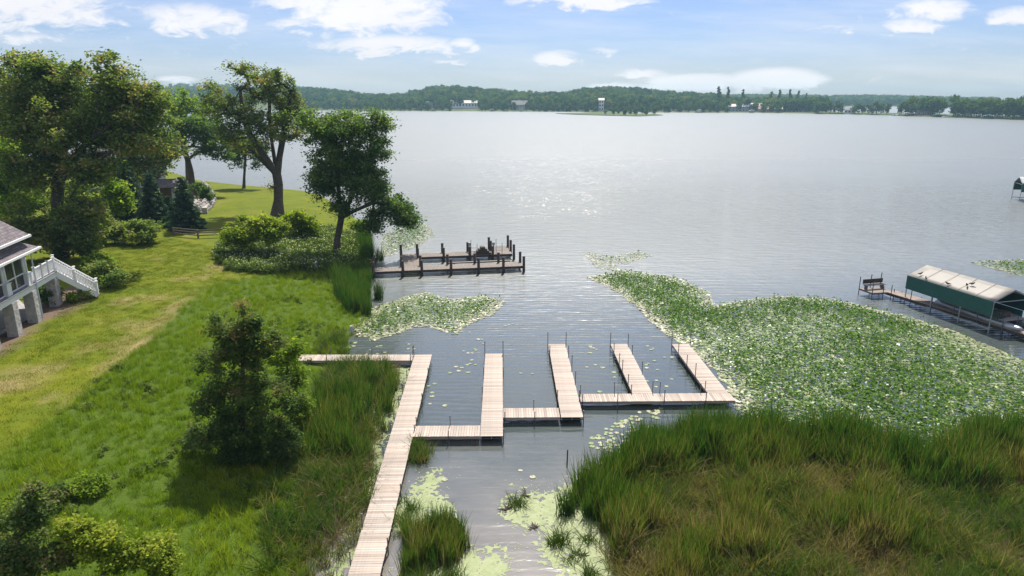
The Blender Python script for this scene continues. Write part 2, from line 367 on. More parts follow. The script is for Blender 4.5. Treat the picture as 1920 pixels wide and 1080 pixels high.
def land_h(P):
    P = np.atleast_2d(np.asarray(P, float)); d = sdist(P, SHORE)
    h = np.where(d > 0, .06 + 1.55 * (1 - np.exp(-np.maximum(d, 0) / 11.0)) * np.clip(d / 3, 0, 1) ** .5 + .022 * np.maximum(d - 22, 0), np.maximum(d * .25, -1.6))
    h = np.where(d > 0, np.minimum(h, 3.6), h)
    h += np.where(d > 3, .12 * (fbm(P, 9, 3) - .5), 0)
    h += .45 * np.exp(-((P[:, 0] + 35.0) ** 2 + (P[:, 1] - 57.0) ** 2) / 9.0)      # the bank that carries the stair foot
    for pl, hh in ((MARSH_R, .10), (MARSH_L, .10), (STRIP_R, .05)):
        m = sdist(P, pl); w = np.clip(m / 1.2 + .4, 0, 1)
        mh = hh * (fbm(P, 1.6, 5) - .30) * 2.0
        h = np.maximum(h, np.where(m > -.5, mh * w - (1 - w) * .5, -9))
    return h
def hz(x, y): return float(land_h([(x, y)])[0])
def GG(px, py):
    z = 1.0
    for _ in range(8): z = .5 * z + .5 * max(0.0, hz(*G(px, py, z)))
    X, Y = G(px, py, z); return (X, Y, z)

def grid_land(name, x0, x1, y0, y1, st):
    xs = np.arange(x0, x1 + st / 2, st); ys = np.arange(y0, y1 + st / 2, st); X, Y = np.meshgrid(xs, ys)
    P = np.c_[X.ravel(), Y.ravel()]; h = land_h(P); nx = len(xs); ny = len(ys)
    i = np.arange(nx * ny).reshape(ny, nx); Fq = np.c_[i[:-1, :-1].ravel(), i[:-1, 1:].ravel(), i[1:, 1:].ravel(), i[1:, :-1].ravel()]
    keep = h[Fq].max(1) > -1.5; Fq = Fq[keep]
    return P, h, Fq
DRY = [(425, 545, 60, 22), (480, 530, 60, 16), (395, 560, 50, 18), (250, 610, 60, 26), (290, 560, 55, 20), (330, 525, 50, 18), (60, 695, 60, 22), (20, 725, 50, 20), (180, 650, 50, 24), (300, 490, 60, 14), (420, 500, 60, 16), (230, 570, 40, 16), (270, 640, 36, 40), (335, 575, 26, 30), (150, 740, 50, 22), (200, 690, 44, 26)]
DRYW = [(*G(a, b, 1.2), c / F * 42, d / F * 42 * 2.2) for a, b, c, d in DRY]
def dryness(P):
    w = np.zeros(len(P))
    for cx, cy, rx, ry in DRYW: w = np.maximum(w, np.exp(-((P[:, 0] - cx) / rx) ** 2 - ((P[:, 1] - cy) / ry) ** 2))
    Q = P @ np.array([[.95, -.31], [.31, .95]])
    return np.clip(.55 * w + .75 * (fbm(Q / np.array([1.0, 4.5]), 1.5, 91) - .42) + .5 * (fbm(P, 11, 95) - .5), 0, 1)
P, h, Fq = grid_land('ground', -230, 62, -16, 250, .9)
sm = np.clip(sdist(P, MEADOW) / .8 + .5, 0, 1)
mm = np.maximum.reduce([np.clip(sdist(P, q) / .6 + .6, 0, 1) for q in (MARSH_R, MARSH_L, STRIP_R)])
MULCH = poly_px([(-60, 690), (0, 664), (50, 632), (75, 604), (130, 585), (190, 553), (140, 540), (60, 560), (-60, 620)], 1.5)
mu = np.clip(sdist(P, MULCH) / .5 + .4, 0, 1)
PATIO = poly_px([(-80, 660), (0, 628), (62, 592), (30, 560), (-80, 600)], 1.5)
m, t, p, o = mat_base('ground_cover'); c = objcoord(t)
A = lambda n: N(t, 'ShaderNodeAttribute', attribute_name=n).outputs['Fac']
fine = tnoise(t, c, 9, 6, .7); mid = tnoise(t, c, .35, 5, .6)
streak = tnoise(t, objcoord(t, (.75, .13, .5), (0, 0, math.radians(-18))), 1.0, 7, .68)
big = tnoise(t, c, .07, 3, .5)
lawn = ramp(t, mid, [(.25, (.075, .115, .005)), (.55, (.125, .150, .006)), (.8, (.165, .17, .012))])
drymask = vmul(t, 'ADD', vmul(t, 'MULTIPLY', vmul(t, 'SUBTRACT', streak, .5), 1.2), A('dry'))
dry = N(t, 'ShaderNodeMapRange'); t.links.new(drymask, dry.inputs[0]); dry.inputs[1].default_value = .26; dry.inputs[2].default_value = .80; dry.inputs[4].default_value = .9
lawn = mixc(t, dry.outputs[0], lawn, ramp(t, fine, [(.3, (.19, .155, .065)), (.7, (.31, .245, .13))]))
lawn = mixc(t, .5, lawn, ramp(t, fine, [(.3, (.55, .6, .5)), (.7, (1.3, 1.25, 1.2))]), 'MULTIPLY')
mead = ramp(t, fine, [(.3, (.035, .07, .006)), (.7, (.085, .13, .012))])
col = mixc(t, A('meadow'), lawn, mead)
mud = ramp(t, fine, [(.3, (.020, .018, .010)), (.55, (.05, .042, .022)), (.75, (.13, .10, .06))])
col = mixc(t, A('marsh'), col, mud)
mul = ramp(t, tnoise(t, c, 14, 4, .7), [(.3, (.06, .04, .03)), (.7, (.24, .17, .13))])
col = mixc(t, A('mulch'), col, mul)
t.links.new(col, p.inputs['Base Color']); p.inputs['Roughness'].default_value = .95; p.inputs['Specular IOR Level'].default_value = .15
bump(t, p, fine, .9, .06)
me = mesh_np('ground', np.c_[P, h], Fq, m, True, {'meadow': sm, 'marsh': mm, 'mulch': mu, 'dry': dryness(P)})
tag(ob('ground', me), kind='structure')
# paved patio below the porch
mb = MB(); pts = [(a, b, 1.0) for a, b in PATIO]
mp = mat_plain('concrete', (.30, .29, .28), .8)
n = len(pts); zt = max(hz(a, b) for a, b in PATIO) + .06
mb.v = [(a, b, zt) for a, b in PATIO] + [(a, b, .3) for a, b in PATIO]; mb.f = [tuple(range(n))[::-1]] + [(i, (i + 1) % n, n + (i + 1) % n, n + i) for i in range(n)]
tag(mb.build('patio', mp), kind='structure')

# ------------------------------------------------------------------ the lake
m, t, p, o = mat_base('lake_water'); c = N(t, 'ShaderNodeTexCoord').outputs['Object']
sx = N(t, 'ShaderNodeSeparateXYZ'); t.links.new(c, sx.inputs[0])
shal = N(t, 'ShaderNodeMapRange', interpolation_type='SMOOTHSTEP'); t.links.new(vmul(t, 'ADD', sx.outputs[1], vmul(t, 'MULTIPLY', tnoise(t, c, .25, 2), 8)), shal.inputs[0])
shal.inputs[1].default_value = 24; shal.inputs[2].default_value = 40; shal.inputs[3].default_value = 1; shal.inputs[4].default_value = 0
silt = ramp(t, tnoise(t, objcoord(t, (.3, .8, 1)), 1.2, 4), [(.3, (.16, .15, .135)), (.7, (.25, .23, .21))])
deep = ramp(t, tnoise(t, c, .06, 3), [(.3, (.046, .062, .062)), (.7, (.060, .078, .076))])
t.links.new(mixc(t, shal.outputs[0], deep, silt), p.inputs['Base Color'])
far_r = N(t, 'ShaderNodeMapRange', interpolation_type='SMOOTHSTEP'); t.links.new(sx.outputs[1], far_r.inputs[0])   # ripples too small to resolve far out
far_r.inputs[1].default_value = 30; far_r.inputs[2].default_value = 92; far_r.inputs[3].default_value = .15; far_r.inputs[4].default_value = .61; p.inputs['Specular IOR Level'].default_value = 1.0
t.links.new(far_r.outputs[0], p.inputs['Roughness']); p.inputs['Coat Weight'].default_value = .7; coat_r = N(t, 'ShaderNodeMapRange', interpolation_type='SMOOTHSTEP'); t.links.new(sx.outputs[1], coat_r.inputs[0])
coat_r.inputs[1].default_value = 70; coat_r.inputs[2].default_value = 240; coat_r.inputs[3].default_value = .025; coat_r.inputs[4].default_value = .3
t.links.new(coat_r.outputs[0], p.inputs['Coat Roughness']); p.inputs['Coat IOR'].default_value = 1.33; p.inputs['IOR'].default_value = 1.52
# ripples: long crests across the view, stronger in the open water than in the sheltered cove
openw = N(t, 'ShaderNodeMapRange', interpolation_type='SMOOTHSTEP'); t.links.new(sx.outputs[1], openw.inputs[0])
openw.inputs[1].default_value = 22; openw.inputs[2].default_value = 130; openw.inputs[3].default_value = .20; openw.inputs[4].default_value = 1.0
w1 = tnoise(t, objcoord(t, (.38, 1.25, 1), (0, 0, .12)), 1.0, 3, .5)
w2 = tnoise(t, objcoord(t, (1.0, 3.4, 1), (0, 0, -.18)), 1.0, 3, .55)
wv_ = N(t, 'ShaderNodeTexWave', Scale=.55, Distortion=5.5, Detail=2.0); wv_.inputs['Detail Scale'].default_value = .35; wv_.bands_direction = 'Y'
t.links.new(objcoord(t, (.55, 1.0, 1), (0, 0, .05)), wv_.inputs['Vector'])
hgt = vmul(t, 'ADD', vmul(t, 'MULTIPLY', w1, .55), vmul(t, 'ADD', vmul(t, 'MULTIPLY', w2, .20), vmul(t, 'MULTIPLY', wv_.outputs['Fac'], .09)))
hgt = vmul(t, 'MULTIPLY', hgt, openw.outputs[0])
b = N(t, 'ShaderNodeBump', Strength=1.0, Distance=.38); t.links.new(hgt, b.inputs['Height']); t.links.new(b.outputs[0], p.inputs['Normal']); t.links.new(b.outputs[0], p.inputs['Coat Normal'])
me = mesh_np('lake', [(-2600, -30, 0), (2600, -30, 0), (2600, 2600, 0), (-2600, 2600, 0)], [(0, 1, 2, 3)], m)
tag(ob('lake', me), kind='structure')

# ------------------------------------------------------------------ the far shores
def far_band(name, shore_px, depth, top_px, tree_h, ext=True):
    """land strip rising from the far waterline to the crest whose trees draw the skyline"""
    xs = np.linspace(shore_px[0][0], shore_px[-1][0], 120)
    yb = np.interp(xs, *np.array(shore_px).T); yt = np.interp(xs, *np.array(top_px).T)
    V = []; rows = 14
    for px, b, tp in zip(xs, yb, yt):
        x0, y0 = G(px, b, 0); r = math.hypot(x0, y0)
        dist = depth * (1 + .15 * math.sin(px * .011))
        k = (r + dist) / r; zc = max(2.0, WY(px, tp, y0 * k)[2] - tree_h)
        for j in range(rows):
            f = j / (rows - 1)
            if f <= .8: q = f / .8; s = q * q * (3 - 2 * q); zz = -.6 + 1.4 * min(1, q * 12) + s * (zc - .8)
            else: zz = zc * (1 - (f - .8) * 1.5)
            kk = 1 + (k - 1) * f / .8
            V.append((x0 * kk, y0 * kk, zz))
    i = np.arange(len(xs) * rows).reshape(len(xs), rows)
    Fq = np.c_[i[:-1, :-1].ravel(), i[1:, :-1].ravel(), i[1:, 1:].ravel(), i[:-1, 1:].ravel()]
    tag(ob(name, mesh_np(name, V, Fq, FARLAND, True)), kind='structure')
    return np.array(V).reshape(len(xs), rows, 3)
m, t, p, o = mat_base('far_meadow'); c = objcoord(t)
t.links.new(ramp(t, tnoise(t, c, .05, 5), [(.3, (.04, .07, .015)), (.7, (.10, .12, .03))]), p.inputs['Base Color']); p.inputs['Roughness'].default_value = 1
FARLAND = m
B1 = far_band('far_shore', [(-1500, 203), (0, 205), (560, 207), (720, 208.3), (900, 209), (1000, 209.5), (1100, 210.5), (1250, 211.2), (1370, 211.8), (1440, 212), (1550, 214)], 330,
    [(-1500, 165), (0, 168), (380, 160), (580, 161), (640, 166), (700, 174), (770, 172), (795, 160), (850, 157), (900, 161), (960, 166), (1000, 170), (1060, 170), (1100, 161), (1140, 159), (1190, 162), (1250, 168), (1340, 172), (1370, 180), (1440, 184), (1550, 190)], 17)
B2 = far_band('low_shore', [(1530, 213.6), (1600, 214.6), (1690, 217.3), (1760, 219.5), (1830, 222), (1920, 225), (2300, 238), (3200, 262)], 45,
    [(1530, 200), (1600, 196), (1690, 193), (1790, 192), (1920, 188), (2300, 180), (3200, 165)], 13)
B3 = far_band('distant_hills', [(1250, 200), (1500, 200), (1700, 200), (1900, 200), (2300, 200)], 500,
    [(1250, 181), (1400, 176), (1480, 176.5), (1560, 178.5), (1620, 177), (1700, 178.5), (1800, 181.5), (1900, 182), (2300, 180)], 15)
B5 = far_band('distant_ridge', [(-500, 198), (200, 198), (420, 198), (640, 198), (800, 198)], 500, [(-500, 158), (200, 158), (400, 156), (560, 160), (640, 170), (800, 186)], 15)
# the low wooded spit that comes forward on the far side
SPIT = np.array([G(*q) for q in [(1042, 213.2), (1080, 215.2), (1140, 217.0), (1200, 218.2), (1243, 216.3), (1232, 214.6), (1190, 213.4), (1190, 210), (1120, 210), (1100, 212)]])
V = [(a, b, .5) for a, b in SPIT] + [(a, b, -.6) for a, b in SPIT]; n = len(SPIT)
mb = MB(); mb.v = V; mb.f = [tuple(range(n))[::-1]] + [(i, (i + 1) % n, n + (i + 1) % n, n + i) for i in range(n)]
tag(mb.build('wooded_spit', FARLAND), kind='structure')

# ------------------------------------------------------------------ summer haze over the lake
hm = bpy.data.materials.new('haze'); hm.use_nodes = True; t = hm.node_tree; t.nodes.clear()
oo = t.nodes.new('ShaderNodeOutputMaterial'); vp = t.nodes.new('ShaderNodeVolumePrincipled')
vp.inputs['Color'].default_value = (.50, .82, 1, 1); vp.inputs['Density'].default_value = .00019; vp.inputs['Anisotropy'].default_value = .15
t.links.new(vp.outputs[0], oo.inputs['Volume'])
mb = MB(); mb.box((0, 1230, 27), (7400, 2900, 60)); hzo = mb.build('haze', hm); tag(hzo, kind='stuff')
# ------------------------------------------------------------------ plants: leaf clouds, trees, scattering
def leaf_quads(C, size, tone, rng, aspect=1.6, up=.35, fold=.0):
    """diamond leaves at centres C; returns V, F, tone"""
    n = len(C); nrm = rng.normal(size=(n, 3)); nrm[:, 2] = np.abs(nrm[:, 2]) + up; nrm /= np.linalg.norm(nrm, axis=1)[:, None]
    a = np.cross(nrm, rng.normal(size=(n, 3))); a /= np.linalg.norm(a, axis=1)[:, None] + 1e-9; b = np.cross(nrm, a)
    s = (size * rng.uniform(.6, 1.35, n))[:, None]
    V = np.stack([C - a * s * aspect * .5, C + b * s * .5, C + a * s * aspect * .5, C - b * s * .5], 1).reshape(-1, 3)
    i = np.arange(n)[:, None] * 4
    return V, np.c_[i, i + 1, i + 2, i + 3], tone
def skeleton(base, trunk_pts, clumps, rng, limbs=()):
    """joins every clump centre to the nearest limb node; returns nodes, parents, loads"""
    nodes = [np.array(q, float) for q in trunk_pts]; par = [-1] + list(range(len(trunk_pts) - 1))
    for lb in limbs:
        last = int(np.argmin([np.linalg.norm(np.array(lb[0]) - q) for q in nodes[:len(trunk_pts)]]))
        for q in lb[1:]: nodes.append(np.array(q, float)); par.append(last); last = len(nodes) - 1
    order = np.argsort([min(np.linalg.norm(cl - q) for q in nodes[1:]) for cl in clumps])
    ends = []
    for k in order:
        cl = clumps[k]; A_ = np.array(nodes); d = np.linalg.norm(A_ - cl, axis=1)
        d = d + .6 * np.maximum(A_[:, 2] - cl[2], 0) + .15 * np.maximum(0, cl[2] - A_[:, 2]); d[0] += 1e6
        j = int(np.argmin(d)); p0 = nodes[j]; L = np.linalg.norm(cl - p0); last = j
        segs = max(1, min(4, int(L / 1.2)))
        for s_ in range(1, segs + 1):
            f = s_ / segs; q = p0 + (cl - p0) * f; q = q + rng.normal(0, .05 * L, 3) * (f < 1); q[2] += .10 * L * math.sin(math.pi * f) * (f < 1)
            nodes.append(q); par.append(last); last = len(nodes) - 1
        ends.append(last)
    load = np.zeros(len(nodes)); load[ends] = 1
    for i in range(len(nodes) - 1, 0, -1):
        if par[i] >= 0: load[par[i]] += load[i]
    return nodes, par, load
def wood_mesh(name, nodes, par, load, r0, mat, rtip=.012, flare=1.5, k=6, expo=.5):
    L0 = load[0] or 1; mb = MB()
    R = [max(rtip, r0 * (l / L0) ** expo) for l in load]; R[0] *= flare
    for i in range(1, len(nodes)):
        if par[i] < 0: continue
        kk = k + 2 if R[i] > r0 * .5 else (5 if R[i] > .05 else 3)
        ra = R[par[i]] if (load[par[i]] - load[i] < .3 * load[par[i]] or par[i] == 0) else min(R[par[i]], R[i] * 1.35)
        mb.tube([nodes[par[i]], nodes[i]], [ra, R[i]], kk, False)
    return mb.mesh(name, mat, True)
def sample_lobes(lobes, n, rng, shell=.55):
    vol = np.array([l[3] * l[4] * l[5] for l in lobes]); w = vol ** .75; k = rng.choice(len(lobes), n, p=w / w.sum()); L = np.array(lobes)[k]
    d = rng.normal(size=(n, 3)); d /= np.linalg.norm(d, axis=1)[:, None]
    r = (shell + (1 - shell) * rng.random(n)) * (rng.random(n) ** .25)
    return L[:, :3] + d * r[:, None] * L[:, 3:6]
def tree(name, base, trunk, lobes, n_clump, n_leaf, clump_r, leaf, r0, lmat, bmat, label, cat='tree', group=None, seed=1, shell=.5, part=('crown', 'trunk'), flat=.7, expo=.5, aspect=1.6, tone_h=0.0, flare=1.5, limbs=()):
    """base world xyz; trunk points and lobes are relative to it (metres)"""
    rng = np.random.default_rng(seed); root = empty(name, base, label=label, cat=cat, group=group)
    C = sample_lobes(lobes, n_clump, rng, shell); C[:, 2] = np.maximum(C[:, 2], .25)
    nodes, par, load = skeleton(base, trunk, C, rng, limbs)
    ob(part[1], wood_mesh(part[1], nodes, par, load, r0, bmat, flare=flare, expo=expo), root)
    ct = np.clip(rng.normal(.45, .17, n_clump), 0, 1)
    k = rng.integers(0, n_clump, n_leaf); off = rng.normal(size=(n_leaf, 3)) * clump_r * rng.uniform(.6, 1.3, (n_clump,))[k][:, None]; off[:, 2] *= flat
    P_ = C[k] + off; P_[:, 2] = np.maximum(P_[:, 2], .05)
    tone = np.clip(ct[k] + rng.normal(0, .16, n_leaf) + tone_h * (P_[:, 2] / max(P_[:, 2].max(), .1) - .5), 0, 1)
    V, Fq, tn = leaf_quads(P_, leaf, tone, rng, aspect, .8)
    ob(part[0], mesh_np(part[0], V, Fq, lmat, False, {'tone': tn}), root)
    return root
def px_lobes(base, lst):
    """lobes measured on the photograph at the tree's own distance: (px,py,half width px,half height px,depth offset m,half depth m)"""
    bx, by, bz = base; L = []
    for (px, py, rx, ry, dy, rd) in lst:
        X, Y, Z = WY(px, py, by + dy); sc = (by + dy) / F / .98
        L.append((X - bx, Y - by, Z - bz, rx * sc, rd, ry * sc * 1.03))
    return L
def px_pts(base, lst):
    bx, by, bz = base; r = []
    for (px, py, dy) in lst:
        X, Y, Z = WY(px, py, by + dy); r.append((X - bx, Y - by, Z - bz))
    return r

def scatter(name, P, z, scale, tone, protos, mat=None, tilt=.12, seed=0, kind='stuff', label=None):
    """instances of a few clump meshes on the points P (geometry nodes)"""
    rng = np.random.default_rng(seed); n = len(P)
    me = bpy.data.meshes.new(name); me.vertices.add(n)
    me.vertices.foreach_set('co', np.c_[P, z].astype(np.float32).ravel())
    rot = np.c_[rng.normal(0, tilt, n), rng.normal(0, tilt, n), rng.uniform(0, 6.283, n)]
    a = me.attributes.new('rot', 'FLOAT_VECTOR', 'POINT'); a.data.foreach_set('vector', rot.astype(np.float32).ravel())
    a = me.attributes.new('scl', 'FLOAT', 'POINT'); a.data.foreach_set('value', np.asarray(scale, np.float32) * np.ones(n, np.float32))
    a = me.attributes.new('itone', 'FLOAT', 'POINT'); a.data.foreach_set('value', np.asarray(tone, np.float32) * np.ones(n, np.float32))
    a = me.attributes.new('pick', 'INT', 'POINT'); a.data.foreach_set('value', rng.integers(0, len(protos), n).astype(np.int32))
    o = ob(name, me); tag(o, kind=kind, label=label)
    ng = bpy.data.node_groups.new(name + '_scatter', 'GeometryNodeTree')
    ng.interface.new_socket('Geometry', in_out='INPUT', socket_type='NodeSocketGeometry'); ng.interface.new_socket('Geometry', in_out='OUTPUT', socket_type='NodeSocketGeometry')
    gi = ng.nodes.new('NodeGroupInput'); go = ng.nodes.new('NodeGroupOutput')
    m2p = ng.nodes.new('GeometryNodeMeshToPoints'); ng.links.new(gi.outputs[0], m2p.inputs[0])
    iop = ng.nodes.new('GeometryNodeInstanceOnPoints'); ng.links.new(m2p.outputs[0], iop.inputs['Points'])
    g2i = ng.nodes.new('GeometryNodeGeometryToInstance')
    for pr in reversed(protos):
        oi = ng.nodes.new('GeometryNodeObjectInfo'); oi.inputs['Object'].default_value = pr; oi.inputs['As Instance'].default_value = True
        ng.links.new(oi.outputs['Geometry'], g2i.inputs[0])
    ng.links.new(g2i.outputs[0], iop.inputs['Instance']) if len(protos) == 0 else None
    jn = ng.nodes.new('GeometryNodeJoinGeometry')
    for pr in protos:
        oi = ng.nodes.new('GeometryNodeObjectInfo'); oi.inputs['Object'].default_value = pr; oi.inputs['As Instance'].default_value = True
        ng.links.new(oi.outputs['Geometry'], jn.inputs[0])
    ng.nodes.remove(g2i)
    ng.links.new(jn.outputs[0], iop.inputs['Instance']); iop.inputs['Pick Instance'].default_value = True
    def att(nm, dt):
        q = ng.nodes.new('GeometryNodeInputNamedAttribute'); q.data_type = dt; q.inputs['Name'].default_value = nm; return q.outputs['Attribute']
    ng.links.new(att('pick', 'INT'), iop.inputs['Instance Index'])
    e2r = ng.nodes.new('FunctionNodeEulerToRotation'); ng.links.new(att('rot', 'FLOAT_VECTOR'), e2r.inputs[0])
    ng.links.new(e2r.outputs[0], iop.inputs['Rotation']); ng.links.new(att('scl', 'FLOAT'), iop.inputs['Scale'])
    ng.links.new(iop.outputs[0], go.inputs[0])
    md = o.modifiers.new('scatter', 'NODES'); md.node_group = ng
    return o

def blades(n, spread, h0, h1, w, lean, droop, mat, seed, segs=3, flat=0.0):
    """a clump of bent tapering blades"""
    r = np.random.default_rng(seed); V = []; Fq = []; T = []
    for i in range(n):
        a = r.uniform(0, 6.283); q = spread * math.sqrt(r.random()); bx, by = q * math.cos(a), q * math.sin(a)
        hh = r.uniform(h0, h1); la = r.uniform(0, 6.283); ln = abs(r.normal(0, lean)) + flat; dr = r.uniform(.3, 1) * droop
        wa = r.uniform(0, 3.1416); wx, wy = math.cos(wa) * w / 2, math.sin(wa) * w / 2; tn = float(np.clip(r.normal(.45, .22), 0, 1)); b0 = len(V)
        for s_ in range(segs + 1):
            f = s_ / segs; out_ = hh * (ln * f + dr * f * f * .8); up = hh * f * (1 - .45 * min(1.2, ln + dr) * f)
            x_ = bx + math.cos(la) * out_; y_ = by + math.sin(la) * out_; ww = max(.12, 1 - f ** 2)
            V += [(x_ - wx * ww, y_ - wy * ww, up), (x_ + wx * ww, y_ + wy * ww, up)]
            if s_: k = b0 + 2 * (s_ - 1); Fq.append((k, k + 1, k + 3, k + 2)); T.append(tn)
    o = bpy.data.objects.new('blade_clump', mesh_np('blade_clump', V, Fq, mat, False, {'tone': T})); return o
def weedclump(n, r0, h0, leaf, mat, seed, flowers=0):
    r = np.random.default_rng(seed); d = r.normal(size=(n, 3)); d /= np.linalg.norm(d, axis=1)[:, None]
    C = d * (r.random(n) ** .4)[:, None] * np.array([r0, r0, h0 * .5]); C[:, 2] += h0 * .5; tone = np.clip(r.normal(.4, .2, n), 0, .82)
    if flowers: k = np.argsort(-C[:, 2])[:flowers]; tone[k] = 2.2
    V, Fq, T = leaf_quads(C, leaf, tone, r, 1.8)
    return bpy.data.objects.new('weed_clump', mesh_np('weed_clump', V, Fq, mat, False, {'tone': T}))

# ---- reeds, sedge and grass
REED = [blades(34, .28, 1.2, 2.2, .042, .11, .18, M['reed'], s, 3) for s in (1, 2, 3)]
SEDGE = [blades(44, .30, .6, 1.5, .034, .24, .50, M['reed'], s, 4) for s in (11, 12, 13)]
THATCH = [blades(38, .35, .6, 1.3, .028, .5, .9, M['thatch'], s, 4, .5) for s in (21, 22)]
GRASS = [blades(34, .26, .35, .75, .020, .22, .35, M['grass'], s, 2) for s in (31, 32, 33)]
WEED = [weedclump(60, .34, .75, .13, M['weed'], s) for s in (41, 42)]
FLOWER = [weedclump(80, .42, .95, .11, M['weed'], s, 2) for s in (43, 44, 45)]

LAWNTUFT = [blades(42, .42, .05, .12, .022, .3, .3, M['lawn_blade'], s, 2) for s in (35, 36)]
P = scatter_in(MARSH_R, 13, 51); P = P[(P[:, 1] < 37) & (P[:, 1] > 12) & (P[:, 0] < 46)]
P = P[(np.abs(P[:, 0] - 1) / np.maximum(P[:, 1], 1) < 1.5)]
e = sdist(P, MARSH_R); nn = fbm(P, 4.5, 8); n2_ = fbm(P, 1.3, 9)
keep = (n2_ > .16) | (e < 1.5); P, e, nn, n2_ = P[keep], e[keep], nn[keep], n2_[keep]
edge = np.clip(1 - e / 4.0, 0, 1) * np.clip((P[:, 1] - 22) / 8, 0, 1)
tall = (nn + .55 * edge > .62)
sc = np.clip(.55 + .55 * (nn - .3) + .55 * edge + .5 * (vnoise(P, 1.8, 78) - .5) + RNG.normal(0, .14, len(P)), .4, 1.35)
tn = np.clip(.24 + .32 * (1 - edge) * (.3 + nn) + RNG.normal(0, .10, len(P)) + .34 * (vnoise(P, 2.0, 77) - .5), 0, .9)
scatter('reed_bed', P[tall], land_h(P[tall]) - .05, sc[tall], tn[tall] - .06, REED, seed=1, tilt=.10)
q = ~tall; scatter('sedge_marsh', P[q], land_h(P[q]) - .05, sc[q] * 1.2, tn[q] - .03, SEDGE, seed=2, tilt=.16)
P = scatter_in(MARSH_R, .9, 52); P = P[(P[:, 1] < 37) & (P[:, 1] > 12) & (vnoise(P, 2.2, 15) > .55)]
scatter('dead_reed_thatch', P, land_h(P) + .02, .75, RNG.uniform(.0, .45, len(P)), THATCH, seed=3, tilt=.3)
# left marsh
P = scatter_in(MARSH_L, 8.0, 53); nn = fbm(P, 3.2, 18); e = sdist(P, MARSH_L)
THIN = poly_px([(670, 690), (770, 690), (755, 760), (715, 860), (690, 940), (650, 1080), (600, 1080), (625, 940), (670, 850), (700, 770)])
q = inside(P, THIN); keep = ~q | (RNG.random(len(P)) < .5); P, nn, e = P[keep], nn[keep], e[keep]
tall = (nn > .50) & (P[:, 1] > 31)
tn = np.clip(.22 + .35 * (nn - .3) + RNG.normal(0, .12, len(P)), 0, .85)
scatter('reed_bed', P[tall], land_h(P[tall]) - .05, np.clip(RNG.normal(.88, .14, tall.sum()), .5, 1.2), tn[tall] - .06, REED, seed=4)
q = ~tall; scatter('sedge_marsh', P[q], land_h(P[q]) - .05, np.clip(RNG.normal(.85, .15, q.sum()), .4, 1.2), tn[q] + .05, SEDGE, seed=5, tilt=.2)
P = scatter_in(MARSH_L, 2.2, 54); q = inside(P, THIN); P = P[q | (RNG.random(len(P)) < .25)]
scatter('dead_reed_thatch', P, land_h(P) + .02, .85, RNG.uniform(.1, .7, len(P)), THATCH, seed=6, tilt=.3)
BRK = poly_px([(495, 1085), (505, 960), (535, 850), (600, 800), (690, 815), (692, 930), (655, 1085)])
P = scatter_in(BRK, 5.0, 64); nn = fbm(P, 2.2, 65); P = P[nn > .40]
scatter('sedge_marsh', P, land_h(P) - .05, RNG.uniform(.75, 1.2, len(P)), np.clip(RNG.normal(.26, .14, len(P)), 0, .7), SEDGE, seed=16, tilt=.24)
# clumps on the right of the walkway
P = scatter_in(STRIP_R, 11.0, 55); P = P[(P[:, 0] > -4.6 - .0125 * (P[:, 1] - 22))]; nn = fbm(P, 2.0, 28)
CL2 = poly_px([(745, 1080), (760, 1000), (800, 985), (868, 990), (884, 1020), (850, 1075)]); q = inside(P, CL2); keep = q | (nn > .42); P, nn, q = P[keep], nn[keep], q[keep]
scatter('reed_bed', P[q], land_h(P[q]) - .08, np.clip(RNG.normal(.68, .1, q.sum()), .4, 1), np.clip(RNG.normal(.34, .16, q.sum()), 0, .8), REED, seed=7)
scatter('sedge_marsh', P[~q], land_h(P[~q]) - .08, np.clip(RNG.normal(.8, .16, (~q).sum()), .4, 1.1), np.clip(RNG.normal(.3, .14, (~q).sum()), 0, .8), SEDGE, seed=8, tilt=.2)
# meadow grass and weeds
P = np.vstack([scatter_in(MEADOW, 7.0, 56)]); v_ = (P[:, 0] / np.maximum(P[:, 1], 1) > -.86) & (P[:, 1] > 17)
P = P[v_]; P = P[sdist(P, MEADOW) > .1]; P = P[(P[:, 1] < 48) | (RNG.random(len(P)) < .6)]
big_ = fbm(P, 5, 38); sm_ = fbm(P, 1.4, 39)
tn = np.clip(.30 + .5 * (big_ - .35) + .2 * (sm_ - .5) + RNG.normal(0, .06, len(P)), .05, .8)
scatter('meadow_grass', P, land_h(P) - .03, np.clip(.75 + .5 * (big_ - .4) + RNG.normal(0, .15, len(P)), .4, 1.3), tn, GRASS, seed=9, tilt=.2)
P = scatter_in(MEADOW, 1.5, 57); P = P[(P[:, 0] / np.maximum(P[:, 1], 1) > -.86) & (P[:, 1] > 17) & (fbm(P, 3.5, 48) > .55)]
scatter('meadow_weeds', P, land_h(P) - .1, RNG.uniform(.4, .8, len(P)), np.clip(RNG.normal(.42, .12, len(P)), .1, .7), WEED, seed=10, tilt=.2)
LAWN = np.vstack([poly_px([(0, 868), (100, 800), (190, 720), (275, 655), (335, 588), (405, 540), (500, 516), (520, 505), (405, 505), (395, 470), (320, 455), (190, 470), (230, 520), (200, 545), (130, 590), (60, 640), (0, 670)], .9)])
P = scatter_in(LAWN, 6.0, 62); P = P[(sdist(P, MEADOW) < .2)]
dr = vnoise(P @ np.array([[.95, -.31], [.31, .95]]) / np.array([1.4, 7.0]), 1.0, 63)
scatter('lawn_grass', P, land_h(P) - .015, RNG.uniform(.7, 1.3, len(P)), np.clip(.22 + .45 * dryness(P) + RNG.normal(0, .08, len(P)), .05, .95), LAWNTUFT, seed=15, tilt=.1)
